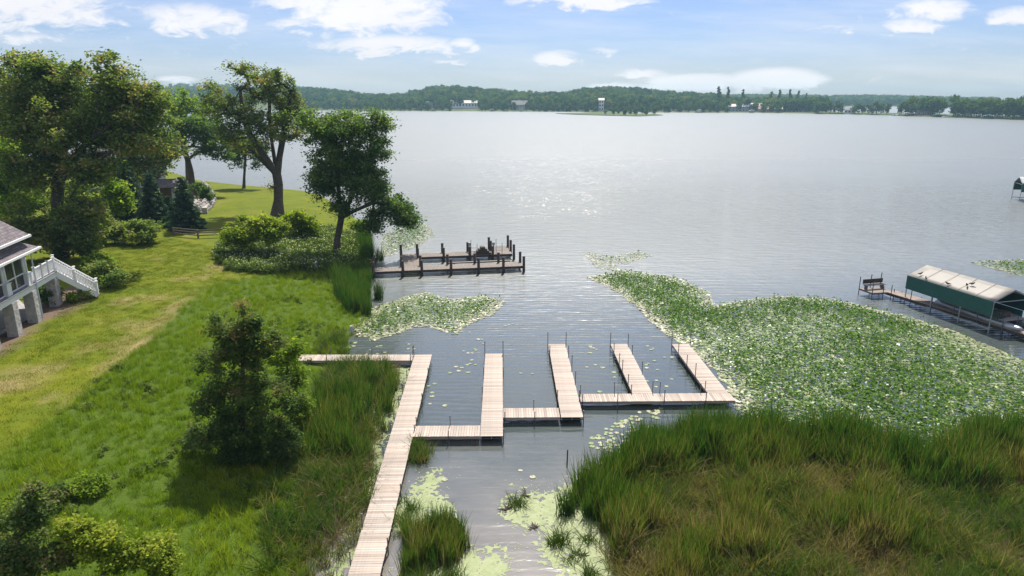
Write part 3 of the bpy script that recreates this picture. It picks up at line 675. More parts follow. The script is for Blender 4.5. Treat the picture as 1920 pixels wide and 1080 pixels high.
# tall bank of wildflowers at the foot of the peninsula
P = scatter_in(WILD, 5.0, 58); nn = fbm(P, 4, 58)
scatter('wildflower_bank', P, land_h(P) - .1, np.clip(RNG.normal(1.0, .18, len(P)) * (.75 + .5 * nn), .5, 1.6), np.clip(.15 + .35 * nn + RNG.normal(0, .1, len(P)), 0, .55), FLOWER, seed=11, tilt=.2)
# fringe of reeds along the cove and the peninsula
FR = np.vstack([poly_px([(626, 520), (690, 505), (694, 560), (690, 588), (655, 585), (632, 560)], .3)])
P = scatter_in(FR, 6, 59); scatter('reed_bed', P, np.maximum(land_h(P), -.1) - .05, RNG.uniform(.7, 1.15, len(P)), np.clip(RNG.normal(.16, .1, len(P)), 0, .5), REED, seed=12)
FR = poly_px([(676, 452), (692, 450), (697, 490), (682, 500)], .3)
P = scatter_in(FR, 7, 60); scatter('reed_bed', P, np.maximum(land_h(P), -.1) - .05, RNG.uniform(.9, 1.2, len(P)), np.clip(RNG.normal(.1, .06, len(P)), 0, .5), REED, seed=13)
FR = poly_px([(596, 640), (640, 622), (655, 650), (640, 672), (590, 668)], .3)
P = scatter_in(FR, 5, 61); scatter('sedge_marsh', P, np.maximum(land_h(P), 0) - .05, RNG.uniform(.6, .9, len(P)), np.clip(RNG.normal(.3, .12, len(P)), 0, .6), SEDGE, seed=14)

# single clumps one can point at
def clump(px, py, nb, spread, hh, name, label, protos, n, tone, cat='reeds', group=None, z=-.1, seed=0):
    r = np.random.default_rng(seed); X, Y = G(px, py, 0); V = []; Fq = []; T = []
    for i in range(n):
        pr = protos[i % len(protos)].data; m_ = len(pr.vertices); co = np.empty(m_ * 3, np.float32); pr.vertices.foreach_get('co', co); co = co.reshape(-1, 3)
        a = r.uniform(0, 6.28); s_ = hh * r.uniform(.8, 1.1); c_, s2_ = math.cos(a), math.sin(a); d = r.normal(0, spread / 2, 2)
        q = np.c_[co[:, 0] * c_ - co[:, 1] * s2_ + d[0], co[:, 0] * s2_ + co[:, 1] * c_ + d[1], co[:, 2] * s_]
        lv = np.empty(len(pr.loops), np.int32); pr.loops.foreach_get('vertex_index', lv); tt = np.empty(len(pr.polygons), np.float32); pr.attributes['tone'].data.foreach_get('value', tt)
        Fq.append(lv.reshape(-1, 4) + sum(len(v) for v in V)); V.append(q); T.append(tt * .45 + tone)
    root = empty(name, (X, Y, z), label=label, cat=cat, group=group)
    ob('blade', mesh_np('blade', np.vstack(V), np.vstack(Fq), M['reed_solo'], False, {'tone': np.concatenate(T)}), root)['kind'] = 'stuff'
M['reed_solo'] = mat_leaf('reed_clump_blade', [(.0, (.020, .050, .010)), (.35, (.045, .088, .014)), (.6, (.085, .115, .022)), (.8, (.15, .135, .04)), (1., (.23, .17, .085))], .38, .12, .45)
clump(712, 560, 0, .75, 1.05, 'reed_clump', 'dark green reed clump in the water between the piled dock and the lily patch', REED, 5, .02, group='reed clumps in the cove', seed=1)
clump(709, 488, 0, .9, .95, 'reed_clump', 'thin reed clump behind the shore end of the piled dock', REED, 4, .02, group='reed clumps in the cove', seed=2)
clump(1064, 962, 0, .3, .95, 'reed_clump', 'narrow upright reed clump at the edge of the green duckweed', REED, 3, .1, group='reed clumps in the cove', seed=3)
tuft = [('tall round tuft of grass standing out of the duckweed mat', 1048, 1018, .75, 4), ('low grass tuft at the upper left tip of the duckweed mat', 975, 948, .5, 3),
        ('small grass tuft beside a dark lump, below the round tuft', 1078, 1050, .45, 2), ('grass tuft cut by the bottom edge of the picture', 1105, 1082, .6, 3), ('thin grass tuft in the duckweed nearest the reed bed', 1106, 1012, .5, 2)]
for i, (lb, px, py, hh, n_) in enumerate(tuft): clump(px, py, 0, .28, hh, 'grass_tuft', lb, SEDGE, n_, .28, 'grass tuft', 'grass tufts in the duckweed', -.03, 20 + i)
# driftwood lumps in the duckweed
for i, (px, py, s_, lb) in enumerate([(985, 928, .35, 'dark twiggy driftwood at the top of the duckweed mat'), (948, 955, .4, 'dark root lump at the left tip of the duckweed mat'),
        (1090, 1042, .3, 'brown root lump beside a small grass tuft'), (1000, 990, .28, 'flat dark stick on the edge of the duckweed')]):
    X, Y = G(px, py, 0); r = random.Random(i); mb = MB()
    for k in range(9):
        a = r.uniform(0, 6.28); L = s_ * r.uniform(.5, 1.2); el = r.uniform(.1, .9)
        mb.tube([(0, 0, 0), (L * .5 * math.cos(a), L * .5 * math.sin(a), L * .35 * el), (L * math.cos(a + .3), L * math.sin(a + .3), L * .7 * el)], [.045, .03, .008], 5)
    o = mb.build('driftwood', M['pile']); o.location = (X, Y, .0); tag(o, lb, 'driftwood', 'driftwood in the cove')

# ------------------------------------------------------------------ duckweed and lily pads
DUCK = [poly_px(q) for q in ([(948, 955), (985, 925), (1010, 935), (1050, 925), (1090, 905), (1130, 960), (1180, 1000), (1190, 1095), (1060, 1095), (1040, 1040), (1020, 1000), (985, 985), (955, 970)],
    [(790, 905), (812, 885), (822, 930), (842, 965), (800, 985), (765, 1000), (740, 960)], [(735, 1095), (880, 1030), (930, 1045), (945, 1075), (960, 1095)], [(605, 1095), (660, 1030), (640, 1095)],
    [(682, 690), (770, 690), (730, 790), (690, 910), (650, 1000), (660, 900), (700, 800)])]
m, t, p, o = mat_base('duckweed'); c = objcoord(t)
n0 = tnoise(t, c, 1.6, 8, .8)
t.links.new(mixc(t, .5, ramp(t, n0, [(.25, (.12, .17, .05)), (.5, (.21, .26, .10)), (.75, (.31, .33, .20))]), ramp(t, tnoise(t, c, 60, 2), [(.3, (.7, .7, .6)), (.7, (1.2, 1.2, 1.2))]), 'MULTIPLY'), p.inputs['Base Color'])
p.inputs['Roughness'].default_value = .55; bump(t, p, tnoise(t, c, 40, 2), .5, .01)
V = []; Fq = []
for i, pl in enumerate(DUCK):
    lo, hi = pl.min(0), pl.max(0); st = .045; xs = np.arange(lo[0] - .4, hi[0] + .4, st); ys = np.arange(lo[1] - .4, hi[1] + .4, st)
    X, Y = np.meshgrid(xs, ys); Q = np.c_[X.ravel(), Y.ravel()]; d = sdist(Q, pl)
    f = np.clip(d / .9, -1, 1) + 1.5 * (fbm(Q, .8, 70 + i) - .42) + 1.2 * (vnoise(Q, .16, 90 + i) - .5)
    Q = Q[(f > 0) | (RNG.random(len(f)) < .30 * np.exp(np.minimum(f, 0) * 5))]; Q = Q[(vnoise(Q, .09, 97) + .5 * vnoise(Q, .4, 98)) > .42]; st2 = st * .53; b_ = sum(len(v) for v in V); k = np.arange(len(Q))[:, None] * 4 + b_
    jz = .008 + .004 * RNG.random(len(Q)); jr = RNG.uniform(.85, 1.25, len(Q)) * st2
    V.append(np.stack([np.c_[Q[:, 0] - jr, Q[:, 1] - jr, jz], np.c_[Q[:, 0] + jr, Q[:, 1] - jr, jz], np.c_[Q[:, 0] + jr, Q[:, 1] + jr, jz], np.c_[Q[:, 0] - jr, Q[:, 1] + jr, jz]], 1).reshape(-1, 3)); Fq.append(np.c_[k, k + 1, k + 2, k + 3])
tag(ob('duckweed', mesh_np('duckweed', np.vstack(V), np.vstack(Fq), m)), 'pale green duckweed floating over the shallow end of the cove', kind='stuff')

def pad_shape(r, seed):
    rr = random.Random(seed); pts = [(0, 0, .004)]
    for j in range(9):
        a = .22 + j * (6.283 - .44) / 8; q = r * rr.uniform(.92, 1.06); pts.append((q * math.cos(a), q * math.sin(a), .006 + .012 * rr.random()))
    return np.array(pts), np.array([(0, j, j + 1) for j in range(1, 9)])
PADS = [pad_shape(1.0, s) for s in range(6)]
def pads_mesh(name, P, rad, tone, tilt, mat, seed, z0=.006):
    rng = np.random.default_rng(seed); V = []; Fq = []; T = []; b_ = 0
    for (x, y), r, tn in zip(P, rad, tone):
        v, f = PADS[rng.integers(6)]; a = rng.uniform(0, 6.28); c_, s_ = math.cos(a), math.sin(a); tl = rng.normal(0, tilt, 2)
        q = np.c_[(v[:, 0] * c_ - v[:, 1] * s_) * r, (v[:, 0] * s_ + v[:, 1] * c_) * r]
        V.append(np.c_[q[:, 0] + x, q[:, 1] + y, z0 + v[:, 2] + np.maximum(q @ tl, -.004) + rng.uniform(0, .012)]); Fq.append(f + b_); b_ += len(v); T.append(np.full(len(f), tn))
    return mesh_np(name, np.vstack(V), np.vstack(Fq), mat, False, {'tone': np.concatenate(T)})
LILY = {'main': [(1100, 520), (1170, 508), (1265, 520), (1330, 548), (1340, 572), (1450, 555), (1560, 558), (1640, 580), (1700, 592), (1790, 622), (1925, 678), (1990, 720), (1990, 850), (1900, 845), (1800, 860), (1700, 870), (1600, 845), (1480, 830), (1385, 775), (1372, 750), (1335, 695), (1290, 655), (1225, 610), (1205, 585), (1150, 545)],
        'cove': [(655, 612), (690, 580), (760, 556), (800, 548), (850, 562), (905, 552), (948, 565), (925, 590), (880, 608), (852, 628), (800, 612), (770, 618), (700, 640), (665, 630)],
        'tree': [(715, 440), (760, 425), (800, 418), (815, 440), (790, 460), (740, 478), (705, 485)],
        'reed': [(1098, 830), (1140, 800), (1190, 775), (1240, 765), (1225, 800), (1195, 850), (1120, 850)],
        'tip': [(1090, 470), (1150, 480), (1200, 470), (1228, 480), (1190, 492), (1150, 500), (1180, 512), (1120, 505)],
        'east': [(1815, 492), (1900, 486), (1990, 490), (1990, 535), (1900, 515)]}
open_px = {'reed'}
for k_, (key, dens, r_, green) in enumerate([('main', 46, .105, .60), ('cove', 44, .10, .40), ('tree', 22, .11, .4), ('tip', 14, .11, .25), ('east', 20, .11, .6)]):
    pl = poly_px(LILY[key]); P = scatter_in(pl, dens, 100 + k_)
    d = sdist(P, pl); nn = fbm(P, 3.2, 110 + k_); P = P[(d > 0) & (np.clip(d / 1.3, 0, 1) * .75 + .55 * nn + .25 * vnoise(P, .7, 5) > .42)]
    d = sdist(P, pl); nn = fbm(P, 4.2, 120 + k_); n3 = vnoise(P, 1.1, 130 + k_)
    lf = (RNG.random(len(P)) < np.clip(green * (1.9 * nn + .5 * n3 - .35) * np.clip(d / 2.2, 0, 1.1), 0, .8))
    flat_ = ~lf; nf = flat_.sum()
    tag(ob('lily_pads', pads_mesh('lily_pads', P[flat_], np.clip(RNG.normal(r_, .032, nf), .04, .2), np.clip(RNG.normal(.5, .22, nf) + .35 * np.clip(1 - d[flat_] / 2.5, 0, 1) + .5 * (nn[flat_] - .45), 0, 1), .12, M['pad'], 140 + k_)), kind='stuff')
    Q = P[lf]; C = np.c_[Q, RNG.uniform(.08, .38, len(Q))]; rg = np.random.default_rng(150 + k_)
    C = np.repeat(C, 2, 0) + rg.normal(0, [.12, .12, .05], (2 * len(Q), 3)); C[:, 2] = np.maximum(C[:, 2], .05)
    V, Fq, T = leaf_quads(C, .155, np.clip(rg.normal(.5, .22, len(C)), 0, 1), rg, 1.15, .9)
    tag(ob('lily_leaves', mesh_np('lily_leaves', V, Fq, M['pad_leaf'], False, {'tone': T})), kind='stuff')
# single pads one can count, floating in the open water round the docks and by the reeds
spots = []
pl = poly_px(LILY['reed']); Q = scatter_in(pl, 16, 160); Q = Q[(sdist(Q, pl) > .0)]
Q = Q[(fbm(Q, 1.5, 161) > .36)]
def thin(Q, dmin):
    keep = []
    for q in Q:
        if all((q[0] - k[0]) ** 2 + (q[1] - k[1]) ** 2 > dmin * dmin for k in keep): keep.append(q)
    return keep
spots += thin(Q, .24)[:170]
rr = random.Random(5)
for (px, py, n_) in [(880, 655, 5), (888, 683, 5), (855, 686, 4), (858, 698, 5), (1112, 654, 5), (800, 720, 4), (812, 735, 3), (815, 762, 2), (1210, 690, 4), (1220, 718, 4), (1240, 672, 3), (1228, 655, 3), (1255, 712, 3), (870, 623, 4), (945, 610, 3), (1205, 735, 4), (1248, 745, 3),
        (845, 900, 2), (1005, 897, 2), (985, 700, 2), (1145, 700, 2), (775, 650, 3), (905, 640, 3), (1135, 745, 2), (1118, 690, 3), (700, 660, 6), (655, 648, 6), (720, 646, 3), (930, 580, 4)]:
    cx, cy = G(px, py, 0)
    for k in range(n_): spots.append((cx + rr.gauss(0, .35), cy + rr.gauss(0, .35)))
spots = thin(spots, .20)[:295]
pm = []
for s in range(8):
    v, f = PADS[s % 6]; pm.append(mesh_np('lily_pad', v * np.array([.145, .145, 1]) , f, M['pad'], False, {'tone': np.full(len(f), .45 + .07 * s)}))
for i, (x, y) in enumerate(spots):
    o = ob('lily_pad', pm[i % 8], None, (x, y, .007 + .004 * (i % 3)), rr.uniform(0, 6.28)); q = rr.uniform(.7, 1.25); o.scale = (q, q, 1)
    near = y > 33
    tag(o, 'round pale lily pad floating singly in the open water near the pale docks' if i >= 170 else 'round pale lily pad floating in the loose patch beside the right-hand reed bed', 'lily pad', 'lily pads in open water' if i >= 170 else 'lily pads by the reeds')
# ------------------------------------------------------------------ the pale sectional docks
DZ = .45
pole_me = {}
def pole_mesh(top, bot=-.9, r=.026):
    k = (round(top, 1), bot)
    if k not in pole_me:
        pole_me[k] = MB().tube([(0, 0, bot), (0, 0, top)], r, 6).mesh('post', M['pole'])
        pole_me[('c',) + k] = MB().tube([(0, 0, top - .03), (0, 0, top + .015)], r * 1.5, 6).mesh('post_cap', M['pole'])
    return pole_me[k], pole_me[('c',) + k]
def dock(label, a, b, w, posts, zt=DZ, pitch=.146, group='pale sectional docks', seed=0):
    """a, b: centre line ends (world); posts: (distance along, side -1/1, height above deck)"""
    a = Vector((*a, 0)); b = Vector((*b, 0)); L = (b - a).length; ang = math.atan2(b.y - a.y, b.x - a.x)
    root = empty('dock', (a.x, a.y, 0), ang, label=label, cat='dock', group=group); r = random.Random(seed)
    n = int(round(L / pitch)); p = L / n
    for side in (-1, 1): MB().bar((0, side * (w / 2 - .045), zt - .115), (L, side * (w / 2 - .045), zt - .115), .038, .15).build('stringer', M['dock'], root)
    MB().bar((0, 0, zt - .115), (L, 0, zt - .115), .038, .15).build('stringer', M['dock'], root)
    me = MB().box((0, 0, 0), (p - .012, w, .036)).mesh('plank', M['dock'])
    for i in range(n):
        o = ob('plank', me, root, ((i + .5) * p, r.uniform(-.006, .006), zt - .02 + r.uniform(-.003, .003))); o.rotation_euler = (r.gauss(0, .002), 0, r.gauss(0, .0025))
    for (d, s_, hh) in posts:
        pm_, cm_ = pole_mesh(zt + hh); q = ob('post', pm_, root, (d, s_ * (w / 2 + .035), 0)); q.rotation_euler = (r.gauss(0, .008), r.gauss(0, .008), 0); ob('post_cap', cm_, q)
    for d in sorted({round(d, 2) for d, _, _ in posts}):
        MB().bar((d, -w / 2 - .02, zt - .2), (d, w / 2 + .02, zt - .2), .04).build('cross_bracket', M['pole'], root)
    return root
wx = lambda y: -5.31 - .0125 * (y - 22.2)
def alt(L, st, hh=.62, s=(-1, 1), off=.15):
    return [(min(L - .05, off + i * st), q, hh) for i in range(int((L - off) / st) + 1) for q in s]
dock('long pale plank walkway running from the bottom edge out to the slips', (wx(16), 16), (wx(45.4), 45.4), 1.22,
     [(d, 1, .75 if d > 28 else .55) for d in (6.9, 9.4, 15.2, 17.9, 19.2, 21.2, 23.0, 25.2, 27.3, 29.25)] + [(d, -1, .35) for d in (8.0, 12.0, 17.9, 22.0, 26.0)], seed=1)
dock('pale dock arm joining the end of the walkway to the left bank', (-6.24, 44.84), (-14.3, 44.94), 1.12, [(.1, 1, .5), (.1, -1, .6), (3.0, 1, .55), (3.0, -1, .55), (5.9, -1, .5), (5.9, 1, .4)], seed=2)
dock('nearest short crosspiece between the walkway and the first finger dock', (-4.86, 33.87), (-1.235, 33.87), 1.24, [(.08, 1, .5), (1.95, -1, .3), (1.95, 1, .62)], seed=3)
dock('first straight finger dock right of the walkway', (-.6, 33.25), (-.6, 45.5), 1.22, [(12.2, 1, .95), (12.2, -1, .95), (9.1, -1, .25), (9.1, 1, .25), (5.9, 1, .25), (.1, -1, .35)], seed=4)
dock('short crosspiece joining the first and second finger docks', (.03, 36.05), (3.28, 36.05), 1.22, [(.08, -1, .3), (1.8, 1, .5), (1.8, -1, .3)], seed=5)
dock('second finger dock with two tall corner posts, in the middle of the row', (3.96, 35.42), (4.02, 47.4), 1.26, [(11.9, 1, .98), (11.9, -1, .98), (9.6, 1, .8), (9.6, -1, .8), (7.3, -1, .9), (5.0, -1, .8), (2.4, 1, .7), (2.4, -1, .7), (.12, -1, .3)], seed=6)
dock('long crosspiece linking the second, third and fourth finger docks by the reeds', (4.68, 38.03), (14.0, 38.03), 1.1, [(.1, 1, .7), (2.2, -1, .7), (2.2, 1, .8), (5.0, -1, .8), (5.0, 1, .75), (7.5, -1, .6), (7.5, 1, .6), (.1, -1, .5)], seed=7)
dock('third finger dock, between the middle finger and the one by the lilies', (8.60, 38.6), (8.60, 47.35), 1.24, [(8.6, 1, .9), (8.6, -1, .85), (6.9, 1, .8), (6.9, -1, .7), (4.6, 1, .85), (3.4, -1, .75), (3.4, 1, .85), (1.2, 1, .8), (.15, 1, .5), (.15, -1, .8)], seed=8)
dock('fourth finger dock running beside the large lily bed', (13.26, 38.6), (13.14, 47.25), 1.28, [(8.5, 1, .95), (8.5, -1, .9), (6.7, 1, .8), (4.5, 1, .8), (2.5, 1, .9), (.4, 1, .6)], seed=9)
o = MB().tube([(0, 0, -.8), (.02, 0, .75)], [.05, .035], 6).build('stake', M['pile']); X, Y = G(1063, 868, 0); o.location = (X, Y, 0); tag(o, 'lone dark stake standing in the open water below the slips', 'stake')

# ------------------------------------------------------------------ the old dock on thick piles
ODA = (-14.46, 68.4); oang = math.atan2(.15, .9887); OZ = .62
def oP(u_, v_): return (u_ * .9887 - v_ * .15 + ODA[0], u_ * .15 + v_ * .9887 + ODA[1])
od = empty('piled_dock', (*ODA, 0), oang, label='weathered brown dock on thick dark piles, shaped like a square U', cat='dock')
def planks(root, u0, u1, v0, v1, along, name='decking', mat=None, zt=OZ):
    mb = MB(); L = (u1 - u0) if along == 'u' else (v1 - v0); n = int(L / .15); p = L / n; r = random.Random(n)
    for i in range(n):
        if along == 'u': mb.box((u0 + (i + .5) * p, (v0 + v1) / 2, zt - .02 + r.uniform(-.006, .006)), (p - .018, v1 - v0 + r.uniform(-.03, .03), .04))
        else: mb.box(((u0 + u1) / 2, v0 + (i + .5) * p, zt - .02 + r.uniform(-.006, .006)), (u1 - u0, p - .018, .04))
    o = mb.build(name, mat or M['old_dock'], root); o['kind'] = 'stuff'
    for k in (0, .5, 1):
        if along == 'u': q = v0 + .06 + (v1 - v0 - .12) * k; MB().bar((u0, q, zt - .16), (u1, q, zt - .16), .08, .22).build('beam', M['pile'], root)
        else: q = u0 + .06 + (u1 - u0 - .12) * k; MB().bar((q, v0, zt - .16), (q, v1, zt - .16), .08, .22).build('beam', M['pile'], root)
planks(od, -1.2, 16.9, 0, 1.9, 'u'); planks(od, 4.25, 6.05, 1.92, 5.98, 'v'); planks(od, 4.25, 16.75, 6.0, 7.95, 'u'); planks(od, 14.7, 16.75, 7.97, 10.2, 'v')
def pile(u_, v_, top):
    q = MB().tube([(u_, v_, -1.2), (u_, v_, top - .02), (u_, v_, top)], [.155, .145, .11], 8).build('pile', M['pile'], od, True)
    MB().tube([(u_, v_, top - .10), (u_, v_, top - .02)], .158, 8).build('collar', M['pile'], q)
for u_ in (1.2, 4.2, 6.15, 9.2, 12.1, 14.75, 16.95): pile(u_, -.17, 1.72)
for u_ in (1.2, 4.1, 6.1, 9.0, 11.95, 14.55, 16.95): pile(u_, 2.07, 1.72)
for u_ in (4.1, 5.95, 8.85, 11.8): pile(u_, 5.84, 1.65); pile(u_, 8.12, 1.70)
for u_, v_, tp in ((14.45, 5.84, 1.65), (16.9, 5.84, 1.75), (14.52, 9.7, 1.9), (14.52, 8.12, 1.8), (16.9, 10.2, 1.95), (16.9, 8.1, 1.8)): pile(u_, v_, tp)
MB().box((12.6, 3.1, .5), (6.8, .35, .14)).build('catwalk', M['old_dock'], od)
for u_ in (9.8, 12.6, 15.4): MB().tube([(u_, 3.1, -1), (u_, 3.1, .43)], .06, 6).build('catwalk_leg', M['pile'], od)
st = empty('boarding_steps', (*oP(13.35, 6.5), OZ), oang, label='dark boarding steps shaped like a small pyramid on the piled dock', cat='steps')
for k in range(4): MB().box((0, 0, .11 + k * .22), (1.9 - .46 * k, .8, .21)).build('step', M['pile'], st)
for i, (u_, v_) in enumerate(((12.35, 6.2), (15.25, 6.3))):
    t_ = empty('dock_ladder', (*oP(u_, v_), OZ), oang, label=('tall thin metal ladder rails rising beside the boarding steps', 'pair of thin metal rails at the far corner of the piled dock')[i], cat='ladder', group='metal ladders on the piled dock')
    for s_ in (-.35, .35): MB().tube([(s_, 0, -1.2), (s_, 0, 1.75 - .5 * (s_ > 0))], .03, 6).build('rail', M['pole'], t_)
    for k in range(5): MB().bar((-.35, 0, -.8 + k * .4), (.35, 0, -.8 + k * .4), .035).build('rung', M['pole'], t_)
for i, (u_, v_) in enumerate(((12.0, 7.6), (14.75, 7.4))):
    t_ = empty('power_pedestal', (*oP(u_, v_), OZ), oang, label=('small grey power pedestal behind a pile near the ladder rails', 'small grey power pedestal beside the piles at the dock corner')[i], cat='pedestal', group='power pedestals on the piled dock')
    MB().box((0, 0, .4), (.16, .16, .8)).build('post', M['alu'], t_); MB().box((0, 0, .98), (.3, .26, .34)).build('meter_box', M['alu'], t_)

# ------------------------------------------------------------------ the covered lift and its dock on the right
def obox(root, name, mat, c, s): return MB().box(c, s).build(name, mat, root)
ld = empty('lift_dock', (36.19, 60.47, 0), math.atan2(-.943, .331), label='narrow grey dock on thin poles along the green canopied lift', cat='dock')
LZ = .62
planks(ld, -.2, 24, -.62, .62, 'u', 'decking', mat_wood('grey_brown_decking', [(.24, .19, .16), (.34, .28, .24)], grain=(9, 3, 9), rnd=False), LZ)
mb = MB()
lr = Matrix.Rotation(-math.atan2(-.943, .331), 3, 'Z')
def lL(p): q = lr @ Vector((p[0] - 36.19, p[1] - 60.47, 0)); return (q.x, q.y)
c4 = [lL(q) for q in ((33.7, 61.6), (34.1, 60.0), (36.3, 60.3), (36.0, 62.2))]
mb.v = [(*q, LZ) for q in c4] + [(*q, LZ - .16) for q in c4]; mb.f = [(0, 1, 2, 3), (7, 6, 5, 4)] + [(i, i + 4, (i + 1) % 4 + 4, (i + 1) % 4) for i in range(4)]
mb.build('end_platform', M['old_dock'], ld)
for (x, y, tp) in [(33.7, 61.6, 1.75), (34.1, 60.0, 1.65), (35.2, 60.15, 1.2), (36.3, 60.3, .9), (36.0, 62.2, 2.0), (34.9, 61.9, 1.9)]:
    MB().tube([(*lL((x, y)), -1.1), (*lL((x, y)), tp)], .04, 6).build('post', M['pole'], ld)
for k in range(8):
    for s_ in (-.66, .66): MB().tube([(.5 + 2.05 * k, s_, -1.1), (.5 + 2.05 * k, s_, 1.45 if s_ < 0 else .7)], .035, 6).build('post', M['pole'], ld)
bn = empty('dock_bench', (34.95, 61.35, LZ), math.atan2(.5, 2.0), label='dark bench at the outer end of the grey lift dock', cat='bench')
obox(bn, 'seat', M['pile'], (0, 0, .42), (2.2, .42, .05)); obox(bn, 'backrest', M['pile'], (0, .24, .72), (2.2, .05, .42))
for s_ in (-.9, .9): obox(bn, 'leg', M['pole'], (s_, 0, .2), (.07, .36, .4))
def canopy_lift(loc, ang, L, W_, label, z_sk, z_ev, z_rg, group='canopied boat lifts', top=None):
    """local x along the ridge, y across (away from the walkway)"""
    cl = empty('boat_lift', loc, ang, label=label, cat='boat lift', group=group)
    for s_ in (0, 1):
        mb = MB(); y0 = W_ * s_; n = 10; r = random.Random(3 + s_)
        for i in range(n + 1):
            x_ = L * i / n; yr = W_ / 2; sag = -.05 * abs(math.sin(i * math.pi / 2.5))
            for j in range(5):
                f = j / 4; mb.v.append((x_, y0 + (yr - y0) * f, z_ev + (z_rg - z_ev) * f + sag * math.sin(f * math.pi)))
        for i in range(n):
            for j in range(4): a_ = i * 5 + j; mb.f.append((a_, a_ + 5, a_ + 6, a_ + 1) if s_ == 0 else (a_, a_ + 1, a_ + 6, a_ + 5))
        rf = mb.build('roof_panel', top or M['canopy_top'], cl, True); sm_ = rf.modifiers.new('thickness', 'SOLIDIFY'); sm_.thickness = .03
        for i in range(1, 5): MB().bar((L * i / 5, y0, z_ev + .03), (L * i / 5, W_ / 2, z_rg + .03), .03, .02).build('seam', top or M['canopy_top'], rf)
        obox(cl, 'side_curtain', M['canopy_green'], (L / 2, y0 + (-.02 if s_ == 0 else .02), (z_sk + z_ev) / 2 - .01), (L, .03, z_ev - z_sk))
        for x_ in (.05, L / 3, 2 * L / 3, L - .05): MB().tube([(x_, y0 + (.06 if s_ == 0 else -.06), -1.2), (x_, y0 + (.06 if s_ == 0 else -.06), z_ev - .06)], .05, 6).build('post', M['alu'], cl)
        MB().bar((0, y0 + (.1 if s_ == 0 else -.1), .35), (L, y0 + (.1 if s_ == 0 else -.1), .35), .1, .14).build('lift_beam', M['alu'], cl)
    for x_ in (.04, L - .04):
        MB().bar((x_, 0, z_ev - .06), (x_, W_ / 2, z_rg - .08), .06).build('rafter', M['alu'], cl); MB().bar((x_, W_, z_ev - .06), (x_, W_ / 2, z_rg - .08), .06).build('rafter', M['alu'], cl)
        MB().bar((x_, 0, z_ev - .1), (x_, W_, z_ev - .1), .05).build('tie_bar', M['alu'], cl)
    for x_ in (1.2, L - 1.2): MB().bar((x_, .1, .2), (x_, W_ - .1, .2), .1, .12).build('cradle_beam', M['alu'], cl)
    return cl
la = math.atan2(-.970, .240)
lift = canopy_lift((36.35, 58.75, 0), la, 8.5, 3.9, 'large boat lift with tan roof and dark green curtain beside the grey dock', 1.42, 2.62, 3.45)
# a pontoon boat stored in it, seen at the open end
pb = empty('pontoon_boat', (38.25, 51.2, 0), la, label='grey pontoon boat jutting from the open end of the green lift', cat='boat')
def lrot(a, b): return a, b
for y_ in (.95, 2.75):
    MB().tube([(-5.2, y_, .75), (1.6, y_, .75), (2.3, y_, .82), (2.6, y_, .95)], [.3, .3, .2, .03], 12).build('pontoon', M['alu'], pb, True)
obox(pb, 'deck', M['grey_deck'], (-1.9, 1.85, 1.10), (6.2, 2.3, .08))
for s_ in (.75, 2.95): obox(pb, 'fence_panel', M['canopy_green'], (-2.0, s_, 1.42), (5.6, .04, .5))
obox(pb, 'bow_panel', M['screen'], (.75, 1.0, 1.38), (.05, .8, .45)); obox(pb, 'seat', M['pile'], (.2, 1.5, 1.35), (.8, 1.2, .42))
gw = empty('gangway', (39.3, 50.6, 0), math.atan2(.2, 1), label='short grey gangway crossing from the lift dock below the open canopy end', cat='gangway')
planks(gw, 0, 4.5, -.5, .5, 'u', 'decking', M['grey_deck'], .6)
for x_ in (1.0, 2.6, 4.2):
    for s_ in (-.55, .55): MB().tube([(x_, s_, -1.1), (x_, s_, 1.5)], .035, 6).build('post', M['pole'], gw)
def mini_bird(loc, ang, label, s=1.0):
    mb = MB(); mb.tube([(-.24, 0, .13), (-.12, 0, .13), (.0, 0, .14), (.10, 0, .18), (.15, 0, .25), (.20, 0, .26), (.25, 0, .25)], [.02, .05, .085, .07, .045, .05, .008], 7)
    mb.tube([(0, .03, 0), (0, .03, .1)], .01, 4); mb.tube([(0, -.03, 0), (0, -.03, .1)], .01, 4)
    o = mb.build('bird', M['bird'], None, True); o.location = loc; o.rotation_euler = (0, 0, ang); o.scale = (s, s, s); tag(o, label, 'bird', 'birds on the tan canopy roof')
def on_roof(x_, f):
    a = la; y_ = 1.95 * f; z_ = 2.62 + .83 * f; return (36.35 + x_ * math.cos(a) - y_ * math.sin(a), 58.75 + x_ * math.sin(a) + y_ * math.cos(a), z_ + .03)
for i, (x_, f, lb) in enumerate([(.9, .22, 'dark bird on the tan canopy roof, farthest out by the outer end'), (1.9, .05, 'dark bird on the canopy roof edge, second from the outer end'), (4.0, .12, 'dark bird alone near the middle of the canopy roof edge'),
        (5.3, .38, 'lower bird of the pair toward the near end of the canopy roof'), (5.5, .52, 'upper bird of the pair toward the near end of the canopy roof')]): mini_bird(on_roof(x_, f), i * 1.3, lb)
X, Y = G(1897, 378, 0); canopy_lift((X + 1.3, Y, 0), math.radians(-18), 8, 3.8, 'distant green canopied lift cut by the right edge of the picture', 1.7, 3.1, 4.2, top=mat_plain('grey_vinyl', (.28, .31, .32), .6, 0, .06, 1.0))

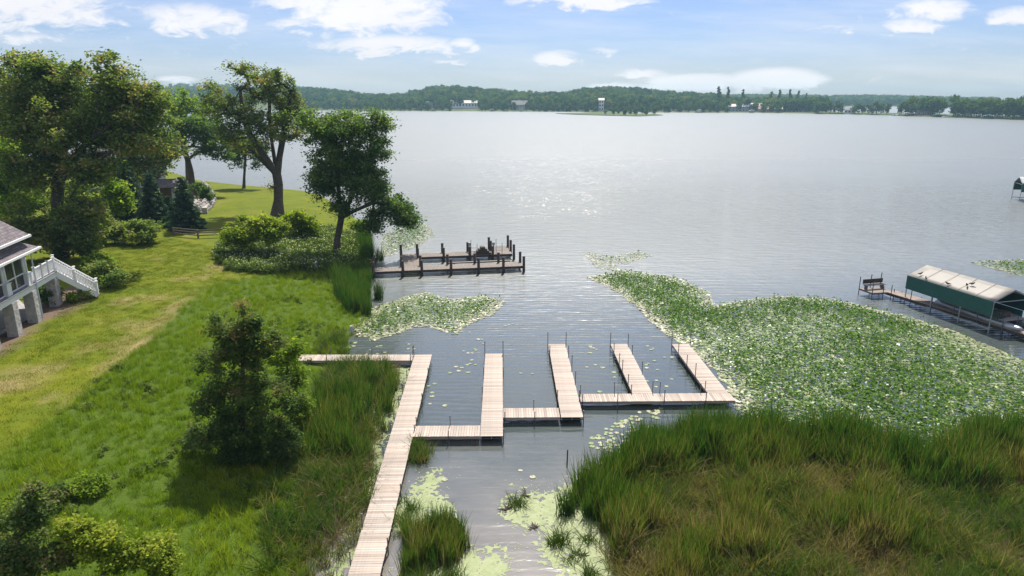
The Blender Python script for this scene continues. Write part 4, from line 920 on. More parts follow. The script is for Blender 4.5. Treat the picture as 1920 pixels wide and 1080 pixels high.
# ------------------------------------------------------------------ the house with the raised porch
HO = (-34.3, 44.3); hang = math.atan2(.981, -.196)        # local x runs along the facade away from the camera, local y points to -outward (house side)
GZ = 1.5; FZ = 4.4
hs_ = empty('lake_house', (HO[0], HO[1], 0), hang, label='white porch house on stone pillars with a dark shingled hip roof', cat='house')
def hb(name, mat, c, s, parent=None): return obox(parent or hs_, name, mat, c, s)
for i, x_ in enumerate((-3.6, -.3, 2.9, 6.1, 10.0)):
    hb('stone_pillar', M['stone'], (x_, .25, (FZ - .5 + .4) / 2), (.72, .72, FZ - .5 - .4))
hb('floor_beam', M['white'], (.8, .02, FZ - .27), (19, .16, .42)); hb('floor_slab', M['grey_deck'], (.8, 2.3, FZ - .05), (19, 4.7, .1)); hb('floor_beam', M['white'], (10.22, 2.2, FZ - .27), (.16, 4.2, .42))
hb('floor_edge', M['grey_deck'], (.8, -.11, FZ - .03), (19.2, .1, .06))
hb('inner_beam', M['white'], (.8, .9, FZ - .62), (18.6, .2, .26))
hb('lower_wall', M['stone'], (-1, 4.6, 2.2), (14, .3, 3.6)); hb('upper_wall', M['white'], (-3.2, 4.8, 6.2), (16, .3, 3.5)); 0
# porch bays
for x_ in (-3.6, -.3, 2.9, 6.1):
    pc = hb('column_base', M['white'], (x_, .28, FZ + .42), (.62, .5, .84)); hb('base_cap', M['white'], (x_, .28, FZ + .87), (.7, .58, .06), pc)
    for d_ in (-.17, .17): MB().tube([(x_ + d_, .28, FZ + .9), (x_ + d_, .28, 6.75)], [.12, .10], 10).build('column', M['white'], hs_, True)
for x0, x1 in ((-6.9, -3.6), (-3.6, -.3), (-.3, 2.9), (2.9, 6.1)):
    w = x1 - x0 - .62; xc = (x0 + x1) / 2
    sc_ = hb('screen', M['screen'], (xc, .34, (FZ + 6.72) / 2), (w, .03, 6.72 - FZ))
    for z_ in (FZ + .06, FZ + .95, 6.66): hb('screen_rail', M['white'], (xc, .29, z_), (w, .07, .08), sc_)
    hb('screen_mullion', M['white'], (xc, .28, (FZ + 6.7) / 2), (.08, .07, 6.7 - FZ), sc_)
sc_ = hb('screen', M['screen'], (6.35, 2.5, (FZ + 6.72) / 2), (.03, 4.0, 6.72 - FZ))
for z_ in (FZ + .06, FZ + .95, 6.66): hb('screen_rail', M['white'], (6.41, 2.5, z_), (.07, 4.0, .08), sc_)
for y_ in (1.6, 2.9, 4.3): hb('screen_mullion', M['white'], (6.42, y_, (FZ + 6.7) / 2), (.07, .08, 6.7 - FZ), sc_)
hb('eave_beam', M['white'], (-.4, .28, 6.86), (13.4, .3, .28)); hb('eave_beam', M['white'], (6.3, 2.6, 6.86), (.3, 4.3, .28))
def roof(name, quads, mat=None, parent=None, th=.14):
    mb = MB()
    for q in quads: mb.quad(*q)
    o = mb.build(name, mat or M['shingle'], parent or hs_); s_ = o.modifiers.new('thickness', 'SOLIDIFY'); s_.thickness = th; s_.offset = -1; return o
# porch roof: eave on the lake side, hipped at the far end
pr = roof('porch_roof', [((-12, -.55, 7.05), (7.1, -.55, 7.05), (6.0, .6, 7.78), (-12, .6, 7.78)), ((7.1, -.55, 7.05), (7.1, 6.4, 7.05), (6.0, 6.4, 7.78), (6.0, .6, 7.78))])
hb('gutter', M['white'], (-2.4, -.60, 7.0), (19.2, .13, .15), pr); hb('gutter', M['white'], (7.16, 2.95, 7.0), (.13, 6.9, .15), pr)
hb('main_wall', M['white'], (-3.0, 3.4, 7.45), (17.9, 5.9, 1.3))
mr_ = roof('main_roof', [((-12, -.3, 8.12), (6.5, -.3, 8.12), (3.3, 3.3, 11.9), (-12, 3.3, 11.9)), ((6.5, -.3, 8.12), (6.5, 6.9, 8.12), (3.3, 3.3, 11.9))])
hb('gutter', M['white'], (-2.8, -.36, 8.06), (18.6, .13, .16), mr_); hb('gutter', M['white'], (6.56, 3.3, 8.06), (.13, 7.2, .16), mr_)
hb('soffit', M['white'], (-3.0, .12, 8.02), (18.6, .7, .04), mr_)
MB().tube([(6.9, -.62, 6.9), (6.62, -.1, 6.6), (6.55, -.12, 4.2), (6.55, -.12, 1.6)], .055, 6).build('downspout', M['box'], hs_)
# open deck with railings
def railing(p0, p1, z0, z1=None, hh=1.02, n=None, parent=None, ends=(1, 1), post=.13):
    z1 = z0 if z1 is None else z1; p0 = Vector((*p0, z0)); p1 = Vector((*p1, z1)); L = (p1 - p0).length; n = n or int(L / .13)
    r_ = MB().bar(p0 + Vector((0, 0, hh)), p1 + Vector((0, 0, hh)), .10, .07).build('railing', M['white'], parent or hs_)
    MB().bar(p0 + Vector((0, 0, .12)), p1 + Vector((0, 0, .12)), .06, .06).build('bottom_rail', M['white'], r_)
    for i in range(1, n):
        q = p0 + (p1 - p0) * (i / n); MB().box((q.x, q.y, q.z + .57), (.04, .04, .84)).build('baluster', M['white'], r_)
    for f, q in zip(ends, (p0, p1)):
        if f:
            MB().box((q.x, q.y, q.z + .56), (post, post, 1.12)).box((q.x, q.y, q.z + 1.15), (post + .06, post + .06, .06)).build('newel', M['white'], r_)
for x0, x1 in ((6.75, 7.95), (7.95, 9.1), (9.1, 10.2)): railing((x0, -.02), (x1, -.02), FZ)
railing((6.6, 4.3), (10.2, 4.3), FZ); railing((10.2, 2.0), (10.2, 4.3), FZ, ends=(1, 0))
# stairs down to the lawn (direction in house coordinates)
hR = Matrix.Rotation(-hang, 3, 'Z')
d3 = hR @ Vector((.86, .51, 0)); w3 = hR @ Vector((-.51, .86, 0)); top = Vector((10.25, 0.05, FZ)); run = 2.75; zf = 2.05; nst = 13
foot = top + d3 * run; foot.z = zf
for sgn, nm in ((0, 'stringer'), (1.15, 'stringer')):
    a_ = top + w3 * sgn; b_ = foot + w3 * sgn; MB().bar(a_ - Vector((0, 0, .25)), b_ + Vector((0, 0, -.12)), .06, .42).build(nm, M['white'], hs_)
for k in range(nst):
    q = top + d3 * (run * (k + .5) / nst) + w3 * .575; z_ = FZ - (FZ - zf) * (k + 1) / nst
    MB().box((q.x, q.y, z_), (run / nst + .03, 1.12, .04), math.atan2(d3.y, d3.x)).box((q.x + d3.x * run / nst / 2, q.y + d3.y * run / nst / 2, z_ - .11), (.02, 1.12, .17), math.atan2(d3.y, d3.x)).build('stair_tread', M['white'], hs_)
for sgn in (0, 1.15):
    a_ = top + w3 * sgn; b_ = foot + w3 * sgn; m_ = a_.lerp(b_, .48)
    railing((a_.x, a_.y), (m_.x, m_.y), FZ - .05, m_.z - .05, .95, ends=(1, 1)); railing((m_.x, m_.y), (b_.x, b_.y), m_.z - .05, zf - .05, .95, ends=(0, 1))
mid_ = top.lerp(foot, .5) + w3 * .6
MB().bar((mid_.x, mid_.y, 1.2), (mid_.x, mid_.y, mid_.z - .25), .2).build('stair_post', M['white'], hs_)
# ------------------------------------------------------------------ trees and shrubs of the left bank
def T(name, bpx, trunk, lobes, n_clump, n_leaf, clump_r, leaf, r0, mat, label, cat='tree', group=None, seed=1, shell=.4, bark='bark', dz=0, Y=None, limbs=(), **k):
    b = GG(*bpx)
    if Y is not None:
        X_, y_, z_ = WY(bpx[0], bpx[1], Y); b = (X_, Y, hz(X_, Y))
    tr = px_pts(b, trunk); tr[0] = (0, 0, -.2)
    return tree(name, b, tr, px_lobes(b, lobes), n_clump, n_leaf, clump_r, leaf, r0, M[mat], M[bark], label, cat, group, seed, shell, limbs=[px_pts(b, q) for q in limbs], **k)
OG, SG = 'broadleaf trees on the left bank', 'shrubs on the left bank'
T('oak_tree', (520, 405), [(520, 405, 0), (522, 375, 0), (522, 345, 0), (519, 328, 0)],
  [(480, 165, 70, 40, 0, 5), (540, 190, 45, 50, 1, 4), (430, 215, 55, 45, -1, 4.5), (500, 235, 75, 45, -2, 5), (400, 180, 26, 26, 0, 3), (455, 130, 26, 16, 1, 3), (515, 140, 32, 18, -1, 3), (560, 235, 28, 45, 1, 3.5), (470, 275, 48, 24, 2, 3.5), (425, 262, 36, 22, -2, 3), (505, 345, 12, 18, -.5, 1)],
  330, 22000, .48, .23, .68, 'leaf_oak', 'tall open oak with a thick flared trunk standing alone on the lawn point', group=OG, seed=3, flare=1.7, expo=.42,
  limbs=[[(519, 328, 0), (524, 295, .3), (532, 250, .8), (540, 205, 1), (545, 170, 1)], [(519, 328, 0), (505, 305, -.3), (488, 282, -1), (470, 255, -1.5), (455, 215, -1), (450, 170, 0)], [(519, 328, 0), (480, 290, 1), (445, 270, 1.5), (415, 255, 1)], [(519, 328, 0), (510, 270, 1), (505, 220, 2), (505, 170, 2)]])
T('maple_tree', (632, 476), [(630, 476, 0), (632, 450, 0), (637, 425, 0), (640, 408, 0)],
  [(640, 240, 62, 38, 0, 4), (600, 255, 42, 52, 0, 3), (705, 262, 36, 52, 0, 3), (650, 310, 82, 50, 0, 4), (610, 340, 34, 44, -1, 3), (690, 350, 56, 48, -1.5, 3.2), (735, 390, 42, 32, -.5, 2.6), (700, 420, 26, 24, -1, 2), (762, 405, 20, 34, 0, 1.8), (640, 385, 24, 20, -1, 2), (718, 225, 20, 18, 0, 2), (575, 225, 18, 18, .5, 1.6)],
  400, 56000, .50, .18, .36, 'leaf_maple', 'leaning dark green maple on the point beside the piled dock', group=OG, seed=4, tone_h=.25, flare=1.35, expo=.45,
  limbs=[[(640, 408, 0), (636, 370, 0), (632, 320, 0), (628, 265, 0), (620, 225, 0)], [(640, 408, 0), (655, 380, -.3), (670, 340, -.3), (690, 290, 0), (700, 250, 0)], [(640, 408, 0), (665, 395, -.8), (700, 380, -1), (740, 385, -.6), (760, 400, 0)]])
T('oak_tree', (115, 482), [(115, 482, 0), (110, 430, 0), (107, 380, 0), (110, 340, 0)],
  [(150, 235, 120, 70, 0, 6), (70, 215, 80, 70, 1, 5), (240, 215, 80, 55, 0, 5), (100, 160, 80, 45, 1, 4), (205, 165, 70, 40, 0, 4), (150, 118, 18, 26, 0, 2), (205, 120, 24, 22, 0, 2), (40, 120, 32, 20, 1, 3), (75, 128, 30, 18, 0, 3), (285, 185, 35, 34, 0, 3), (60, 310, 70, 50, -1, 4), (170, 320, 60, 40, -2, 4), (150, 400, 40, 45, -3, 3), (95, 440, 60, 30, -2.5, 3), (270, 270, 50, 30, -1, 4), (165, 440, 30, 22, -3, 2)],
  680, 78000, .55, .21, .60, 'leaf_oak', 'huge spreading oak whose boughs hang down behind the white porch stairs', group=OG, seed=5, flare=1.5, expo=.42,
  limbs=[[(110, 340, 0), (112, 280, 0), (120, 220, 0), (140, 160, 0), (152, 110, 0)], [(110, 340, 0), (135, 300, -1), (170, 260, -2), (215, 225, -2), (260, 205, -1)], [(110, 340, 0), (85, 290, -1), (60, 240, -1), (45, 180, 0)], [(110, 340, 0), (160, 310, -2), (210, 285, -2), (265, 265, -1)], [(110, 340, 0), (125, 250, 1), (180, 180, 1), (205, 130, 0)]])
T('oak_tree', (20, 430), [(20, 430, 0), (18, 360, 0), (15, 290, 0), (15, 220, 0), (18, 160, 0)],
  [(20, 190, 70, 70, 0, 5), (-40, 220, 70, 80, 0, 6), (60, 250, 60, 60, 0, 5), (0, 140, 50, 30, 0, 4), (-20, 320, 70, 50, -1, 5)], 220, 15000, .6, .32, .5, 'leaf_oak', 'oak at the left edge, behind the huge spreading oak', group=OG, seed=6, Y=96)
T('oak_tree', (235, 385), [(235, 385, 0), (238, 330, 0), (243, 270, 0), (250, 215, 0), (255, 180, 0)],
  [(255, 200, 55, 45, 0, 5), (215, 235, 45, 45, 0, 4), (290, 235, 45, 45, 0, 4), (310, 280, 36, 30, -1, 3), (255, 280, 60, 36, 0, 4), (230, 320, 46, 26, 0, 3), (285, 312, 34, 22, 0, 3)], 260, 18000, .6, .32, .42, 'leaf_oak', 'mid green oak between the huge oak and the forked lakeside tree', group=OG, seed=7, Y=106)
T('linden_tree', (352, 334), [(352, 334, 0), (350, 300, 0), (347, 260, 0), (345, 215, 0), (345, 190, 0)],
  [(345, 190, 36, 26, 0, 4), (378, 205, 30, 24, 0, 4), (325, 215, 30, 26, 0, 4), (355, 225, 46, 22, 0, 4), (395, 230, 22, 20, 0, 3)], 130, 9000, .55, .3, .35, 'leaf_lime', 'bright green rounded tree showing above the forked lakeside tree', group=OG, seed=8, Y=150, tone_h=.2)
T('forked_tree', (357, 334), [(357, 334, 0), (358, 322, 0), (352, 300, 0), (345, 280, 0), (342, 255, 0)],
  [(330, 262, 36, 26, 0, 3.5), (380, 250, 40, 26, 0, 4), (355, 235, 50, 24, 0, 4), (305, 285, 22, 20, -1, 2.5), (410, 270, 26, 26, 0, 3), (385, 285, 24, 14, -1, 2), (425, 292, 22, 14, 0, 2)], 190, 10000, .5, .28, .5, 'leaf_maple', 'dark forked tree with several stems by the red patio chairs', group=OG, seed=9, Y=122)
T('young_tree', (457, 353), [(457, 353, 0), (458, 330, 0), (460, 300, 0), (462, 275, 0)],
  [(462, 272, 34, 22, 0, 3), (440, 285, 26, 18, 0, 2.5), (484, 300, 22, 16, 0, 2.2), (450, 305, 18, 12, 0, 2), (450, 255, 40, 16, 0, 3)], 110, 5000, .5, .28, .24, 'leaf_maple', 'small slim tree at the water edge left of the lone oak', group=OG, seed=10)
T('lime_tree', (12, 440), [(12, 440, 0), (12, 400, 0), (14, 350, 0), (15, 300, 0)],
  [(15, 290, 34, 34, 0, 2.5), (38, 340, 32, 34, 0, 2.5), (-10, 350, 34, 40, 0, 3), (25, 385, 40, 26, -.5, 2.5)], 110, 9000, .45, .24, .2, 'leaf_lime', 'yellow-green bushy tree at the left edge above the house roof', group=OG, seed=11, Y=78)
T('ash_sapling', (214, 412), [(214, 412, 0), (215, 380, 0), (216, 350, 0)],
  [(214, 358, 28, 28, 0, 2), (228, 380, 22, 22, 0, 2), (198, 385, 22, 24, 0, 2)], 80, 6000, .4, .22, .1, 'leaf_lime', 'young light green tree left of the dark spruces', group=OG, seed=12, Y=84)

def conifer(bpx, tip_py, half_px, mat, label, seed, Y=None, n=9000, leaf=.22, name='spruce_tree', group='dark spruces by the rail fence'):
    rng = np.random.default_rng(seed); b = GG(*bpx)
    if Y is not None: X_, y_, z_ = WY(bpx[0], bpx[1], Y); b = (X_, Y, hz(X_, Y))
    hgt = WY(bpx[0], tip_py, b[1])[2] - b[2]; R = half_px * b[1] / F
    root = empty(name, b, label=label, cat='tree', group=group)
    mb = MB(); mb.tube([(0, 0, -.2), (0, 0, hgt * .5), (0, 0, hgt * .98)], [.05 * hgt ** .8, .03 * hgt ** .8, .012], 7); Cs = []; To = []
    lev = int(hgt / .42)
    for i in range(lev):
        z0 = .35 + (hgt - .45) * i / lev; rr_ = R * (1 - z0 / hgt) ** .85 * rng.uniform(.85, 1.1); nb = max(4, int(7 * (rr_ / R) + 3)); a0 = rng.uniform(0, 6.28)
        for k in range(nb):
            a = a0 + 6.283 * k / nb + rng.normal(0, .15); L = rr_ * rng.uniform(.75, 1.12); e = np.array([math.cos(a) * L, math.sin(a) * L, z0 - .18 * L])
            mb.tube([(0, 0, z0), tuple(e)], [.02 + .01 * L, .006], 3, False)
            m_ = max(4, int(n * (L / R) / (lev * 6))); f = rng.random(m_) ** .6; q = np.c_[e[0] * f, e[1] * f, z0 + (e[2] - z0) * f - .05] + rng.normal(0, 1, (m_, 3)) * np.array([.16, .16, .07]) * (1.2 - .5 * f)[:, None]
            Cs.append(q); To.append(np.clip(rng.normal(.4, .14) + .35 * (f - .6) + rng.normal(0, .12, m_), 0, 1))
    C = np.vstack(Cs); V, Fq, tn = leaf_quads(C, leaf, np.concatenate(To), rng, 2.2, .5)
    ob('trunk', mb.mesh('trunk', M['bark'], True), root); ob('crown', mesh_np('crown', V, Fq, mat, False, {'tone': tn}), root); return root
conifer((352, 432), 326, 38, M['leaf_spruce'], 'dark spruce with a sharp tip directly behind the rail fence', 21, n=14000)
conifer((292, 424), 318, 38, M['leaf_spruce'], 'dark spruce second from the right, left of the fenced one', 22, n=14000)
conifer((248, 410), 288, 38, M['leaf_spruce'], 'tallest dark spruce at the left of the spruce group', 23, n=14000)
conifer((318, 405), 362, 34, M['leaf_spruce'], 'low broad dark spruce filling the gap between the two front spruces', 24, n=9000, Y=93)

def shrub(bpx, lobes, mat, label, n=5000, leaf=.16, seed=1, name='shrub', clump=.28, nc=70, bark='bark', Y=None, **k):
    b = GG(*bpx); return T(name, bpx, [(bpx[0], bpx[1], 0), (bpx[0], bpx[1] - 12, 0), (bpx[0], bpx[1] - 22, 0)], lobes, nc, n, clump, leaf, .08, mat, label, cat='shrub', group=SG, seed=seed, part=('foliage', 'stem'), Y=Y, flare=1.2, **k)
shrub((215, 458), [(205, 438, 32, 20, 0, 2), (225, 432, 26, 22, .5, 2)], 'leaf_brush', 'brushy olive shrub at the left of the hedge by the spruces', 6000, .18, 31)
shrub((265, 458), [(258, 434, 32, 22, 0, 2), (280, 438, 24, 20, .5, 2)], 'leaf_brush', 'yellowish brushy shrub at the right of the hedge by the spruces', 6000, .18, 32)
shrub((205, 540), [(205, 520, 38, 18, 0, 1.5), (190, 505, 28, 20, .6, 1.5)], 'leaf_brush', 'low brushy shrub on the lawn right of the porch stairs', 6500, .14, 33)
shrub((185, 505), [(180, 490, 28, 16, 0, 1.5)], 'leaf_lime', 'light green shrub behind the low one right of the porch stairs', 4000, .15, 34)
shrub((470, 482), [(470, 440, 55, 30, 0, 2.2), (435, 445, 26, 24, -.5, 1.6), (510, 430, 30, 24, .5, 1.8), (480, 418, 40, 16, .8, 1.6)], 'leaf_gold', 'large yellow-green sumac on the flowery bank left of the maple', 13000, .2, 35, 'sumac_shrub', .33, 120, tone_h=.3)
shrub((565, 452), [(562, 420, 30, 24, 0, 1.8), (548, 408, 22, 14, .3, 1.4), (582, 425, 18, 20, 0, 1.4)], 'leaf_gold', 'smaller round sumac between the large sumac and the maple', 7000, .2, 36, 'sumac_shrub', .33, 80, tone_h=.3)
shrub((675, 438), [(672, 424, 18, 12, 0, 1.2)], 'leaf_lime', 'small green shrub at the right of the maple trunk', 2000, .16, 37)
shrub((136, 566), [(135, 559, 13, 9, 0, .6)], 'leaf_lime', 'small yellow-green hosta beside the corner stone pillar', 1500, .12, 38, clump=.14, nc=26)
shrub((162, 560), [(158, 552, 15, 10, 0, .6)], 'leaf_brush', 'low green plant under the porch stairs', 1500, .12, 39, clump=.15, nc=26)
shrub((92, 570), [(92, 550, 22, 22, 0, .9)], 'leaf_maple', 'dark shrub in the shade under the open deck', 3000, .13, 40, clump=.2, nc=40)
for k_, (bp, lb, lobes_, mt_, sd) in enumerate([((45, 492), 'dense oak brush under the huge oak, left of its trunk', [(40, 430, 55, 52, 0, 2.5), (10, 450, 45, 45, .5, 2.2)], 'leaf_oak', 61), ((105, 486), 'dense dark brush hiding the foot of the huge oak behind the stairs', [(100, 440, 50, 46, 0, 2.2), (135, 415, 42, 42, 1, 2)], 'leaf_oak', 62),
        ((160, 486), 'oak brush filling the gap right of the huge oak trunk', [(160, 445, 36, 40, 0, 2), (175, 405, 34, 40, 1.5, 2)], 'leaf_oak', 63), ((85, 420), 'tall light green brush behind the huge oak', [(80, 370, 60, 50, 0, 3), (30, 385, 50, 45, 0, 3), (150, 370, 50, 45, 0, 3)], 'leaf_brush', 64)]):
    shrub(bp, lobes_, mt_, lb, 11000, .2, sd, 'oak_brush' if k_ < 3 else 'brush', .36, 130, Y=None if k_ < 3 else 88)
shrub((388, 388), [(386, 366, 14, 15, 0, 1.2)], 'leaf_maple', 'rounded dark green shrub on top of the boulder wall', 3500, .18, 65, clump=.25, nc=40)
shrub((376, 380), [(372, 356, 14, 13, 0, 1.2)], 'leaf_maple', 'rounded dark green shrub beside the red patio chairs', 3500, .18, 66, clump=.25, nc=40)
# the big juniper on the meadow, and the shrubs in the near corner
b = GG(450, 858)
T('juniper_tree', (450, 858), [(450, 858, 0), (452, 800, 0), (455, 720, 0), (455, 650, 0), (458, 600, 0)],
  [(445, 800, 88, 44, 0, 2.0), (450, 730, 85, 52, 0, 1.9), (452, 655, 78, 48, 0, 1.5), (415, 622, 32, 40, 0, .8), (462, 606, 36, 38, 0, .8), (500, 640, 36, 34, 0, .9), (390, 760, 34, 36, -.4, 1.0), (510, 780, 40, 46, -.3, 1.2), (455, 840, 70, 22, 0, 1.5), (458, 578, 8, 16, 0, .25), (423, 592, 8, 14, 0, .25), (375, 680, 20, 24, 0, .7), (530, 830, 46, 36, -.2, 1.3), (375, 815, 38, 34, -.2, 1.2), (545, 740, 26, 40, 0, .9), (500, 870, 44, 18, .2, 1)],
  360, 46000, .20, .082, .16, 'leaf_juniper', 'big dark juniper standing in the meadow left of the walkway', cat='tree', seed=51, shell=.5, aspect=2.0, flat=.8, tone_h=.25)
T('ash_sapling', (548, 800), [(548, 800, 0), (545, 750, 0), (540, 700, 0), (535, 660, 0)],
  [(530, 670, 34, 34, 0, .8), (550, 710, 34, 34, 0, .8), (505, 660, 22, 30, -.2, .6), (560, 650, 18, 18, 0, .6), (562, 760, 34, 30, 0, .8), (575, 800, 30, 34, 0, .8), (560, 840, 34, 26, 0, .8)], 120, 11000, .2, .10, .07, 'leaf_lime', 'lime green sapling growing out of the right side of the big juniper', seed=52, group=OG)
shrub((60, 1125), [(52, 965, 44, 46, 0, .9), (30, 1040, 60, 50, 0, 1.2), (105, 1040, 42, 44, 0, .9), (60, 920, 20, 18, 0, .4)], 'leaf_juniper', 'dark juniper shrub in the near left corner of the meadow', 20000, .07, 53, 'juniper_shrub', .15, 140, aspect=1.8)
shrub((185, 1110), [(175, 1010, 60, 42, 0, .9), (225, 1040, 54, 42, 0, .9), (130, 985, 34, 30, 0, .6)], 'leaf_gold', 'yellow-green shrub beside the dark juniper in the near left corner', 11000, .085, 54, 'lime_shrub', .15, 100, tone_h=.35)
shrub((285, 1110), [(280, 1030, 52, 36, 0, .9), (315, 1060, 36, 30, 0, .8)], 'leaf_gold', 'yellow-green shrub farther right along the bottom edge of the meadow', 8000, .085, 55, 'lime_shrub', .15, 80, tone_h=.35)
shrub((20, 985), [(12, 960, 34, 22, 0, .8)], 'leaf_gold', 'yellow-green shrub cut by the left edge behind the dark juniper', 5000, .09, 56, 'lime_shrub', .15, 50)
shrub((165, 925), [(160, 908, 42, 18, 0, .8)], 'leaf_lime', 'low green shrub in the meadow above the corner shrubs', 5000, .085, 57, 'lime_shrub', .14, 50)
shrub((95, 950), [(95, 930, 34, 20, 0, .7)], 'leaf_juniper', 'small dark brownish shrub between the corner shrubs and the open meadow', 4000, .08, 58, 'juniper_shrub', .14, 50)

# ------------------------------------------------------------------ small things on the left bank
def Bx(px, py): q = GG(px, py); return Vector(q)
fa, fb_, fc_ = Bx(326, 442), Bx(372, 447), Bx(418, 445)
fe = empty('rail_fence', tuple(fa), label='low grey split rail fence in front of the spruces', cat='fence')
for q in (fa, fb_, fc_): MB().box((q.x - fa.x, q.y - fa.y, hz(q.x, q.y) - fa.z + .5), (.17, .17, 1.2)).build('post', M['fence'], fe)
for p0, p1 in ((fa, fb_), (fb_, fc_)):
    for z_ in (.35, .68, .98): MB().bar(p0 - fa + Vector((0, 0, z_)), p1 - fa + Vector((0, 0, z_ + .03)), .07, .13).build('rail', M['fence'], fe)
eb = Bx(592, 503); e_ = empty('utility_box', tuple(eb), label='small pale blue utility box at the foot of the flowery bank', cat='box')
MB().box((0, 0, .3), (.5, .35, .6)).build('cabinet', M['box'], e_); MB().box((0, 0, .63), (.56, .41, .06)).build('lid', M['white'], e_); MB().box((.1, -.05, .74), (.16, .16, .16)).build('meter', M['white'], e_)
# retaining wall of boulders below the patio
rw = [Bx(*q) for q in [(378, 402), (390, 396), (398, 386), (402, 374), (398, 362), (388, 354)]]
rt = empty('retaining_wall', tuple(rw[0]), label='curved wall of pale boulders at the end of the patio', cat='wall'); rr = random.Random(9)
bm_ = []
for k in range(6):
    bmh = bmesh.new(); bmesh.ops.create_icosphere(bmh, subdivisions=1, radius=.5)
    for v_ in bmh.verts: v_.co *= rr.uniform(.8, 1.12)
    me = bpy.data.meshes.new('stone'); bmh.to_mesh(me); bmh.free(); me.materials.append(M['boulder']); bm_.append(me)
for i in range(len(rw) - 1):
    L = (rw[i + 1] - rw[i]).length; n_ = max(2, int(L / .62))
    for k in range(n_):
        for row in range(4):
            q = rw[i].lerp(rw[i + 1], (k + .5 + .3 * (row % 2)) / n_) - rw[0]
            o = ob('stone', bm_[rr.randrange(6)], rt, (q.x - .22 * row + rr.gauss(0, .05), q.y + rr.gauss(0, .06), hz(q.x + rw[0].x, q.y + rw[0].y) - rw[0].z + .18 + .36 * row)); o.rotation_euler = (rr.uniform(0, 6), rr.uniform(0, 6), rr.uniform(0, 6)); o.scale = (.75, .7, .55)
# raised patio behind it with red chairs, a timber pavilion and the neighbouring house
pc_ = [Vector(WY(px, 360, y_)) for px, y_ in ((300, 101), (384, 101), (392, 110), (384, 117), (290, 117))]
pz = hz(pc_[1].x, pc_[1].y) + .9; n = len(pc_); mb = MB(); mb.v = [(q.x, q.y, pz) for q in pc_] + [(q.x, q.y, .5) for q in pc_]; mb.f = [tuple(range(n)), tuple(range(n, 2 * n))[::-1]] + [(i, i + n, (i + 1) % n + n, (i + 1) % n) for i in range(n)]
tag(mb.build('terrace', mat_plain('patio_stone', (.36, .33, .30), .85)), kind='structure')
def chair(px, y_, ang, label):
    X, Y, Z = WY(px, 350, y_); c_ = empty('patio_chair', (X, Y, pz), ang, label=label, cat='chair', group='red patio chairs')
    MB().box((0, 0, .42), (.7, .6, .05)).build('seat', M['red'], c_)
    bk = MB(); [bk.box((-.28 + .14 * k, .3, .8), (.12, .05, .75)) for k in range(5)]; bk.build('backrest', M['red'], c_)
    for sx_ in (-.32, .32):
        for sy_ in (-.26, .28): MB().box((sx_, sy_, .21), (.06, .06, .42)).build('leg', M['red'], c_)
        MB().box((sx_ * 1.15, 0, .66), (.12, .7, .04)).build('armrest', M['red'], c_)
chair(357, 108, .4, 'red patio chair at the foot of the forked tree'); chair(373, 109, -.5, 'red patio chair nearest the boulder wall'); chair(366, 113, 2.6, 'red patio chair behind the other two')
X, Y, Z = WY(320, 365, 104); pv = empty('pavilion', (X, Y, pz), .2, label='brown timber pavilion with a stone column behind the spruces', cat='pavilion')
MB().box((.95, -1.2, 1.3), (.8, .8, 2.6)).build('stone_column', M['stone'], pv); MB().box((-.4, 0, 1.4), (2.0, .25, 2.8)).build('timber_wall', M['brownwood'], pv)
for k in range(7): MB().box((-1.25 + k * .28, -.14, 1.4), (.24, .05, 2.7)).build('plank', M['brownwood'], pv)
MB().quad((-3, -2.4, 2.9), (2.2, -2.4, 2.9), (2.2, .2, 3.9), (-3, .2, 3.9)).quad((2.2, 2.6, 2.9), (-3, 2.6, 2.9), (-3, .2, 3.9), (2.2, .2, 3.9)).build('roof', M['shingle'], pv)
X, Y, Z = WY(321, 370, 102.5); pt = empty('patio_table', (X, Y, pz), label='round pale blue glass patio table among the spruce tips', cat='table')
MB().tube([(0, 0, .72), (0, 0, .76)], .6, 16).build('tabletop', M['box'], pt); MB().tube([(0, 0, 0), (0, 0, .72)], .06, 8).build('leg', M['pole'], pt)
X, Y, Z = WY(232, 350, 128); gz_ = hz(X, Y); nh = empty('grey_house', (X, Y, gz_), .25, label='dark grey house mostly hidden behind the oaks', cat='house')
MB().box((0, 0, 2.6), (13, 8, 5.2)).build('wall', M['slate'], nh)
rf_ = MB().quad((-7, -4.6, 5.1), (7, -4.6, 5.1), (7, 0, 8.3), (-7, 0, 8.3)).quad((7, 4.6, 5.1), (-7, 4.6, 5.1), (-7, 0, 8.3), (7, 0, 8.3)).build('roof', M['shingle'], nh); MB().box((2.5, .4, 8.3), (1, 1, 2)).build('chimney', M['stone'], rf_)
for x_ in (-4.5, -1.5, 1.5, 4.5):
    for z_ in (1.5, 4.0): w_ = MB().box((x_, -4.03, z_), (1.5, .08, 1.4)).build('window', M['white'], nh); MB().box((x_, -4.08, z_), (1.25, .04, 1.15)).build('pane', M['screen'], w_)
# white-grey post standing in the shallows by the bank and its broken top
X, Y = G(662, 627, 0); o = MB().tube([(0, 0, -.4), (-.03, 0, .1), (-.10, .02, .42), (-.12, .03, .7)], [.05, .075, .10, .12], 8).build('weathered_stump', mat_plain('bleached_wood', (.42, .42, .46), .8)); o.location = (X, Y, 0); tag(o, 'bleached pale stump leaning in the shallows left of the cove lilies', 'stump')
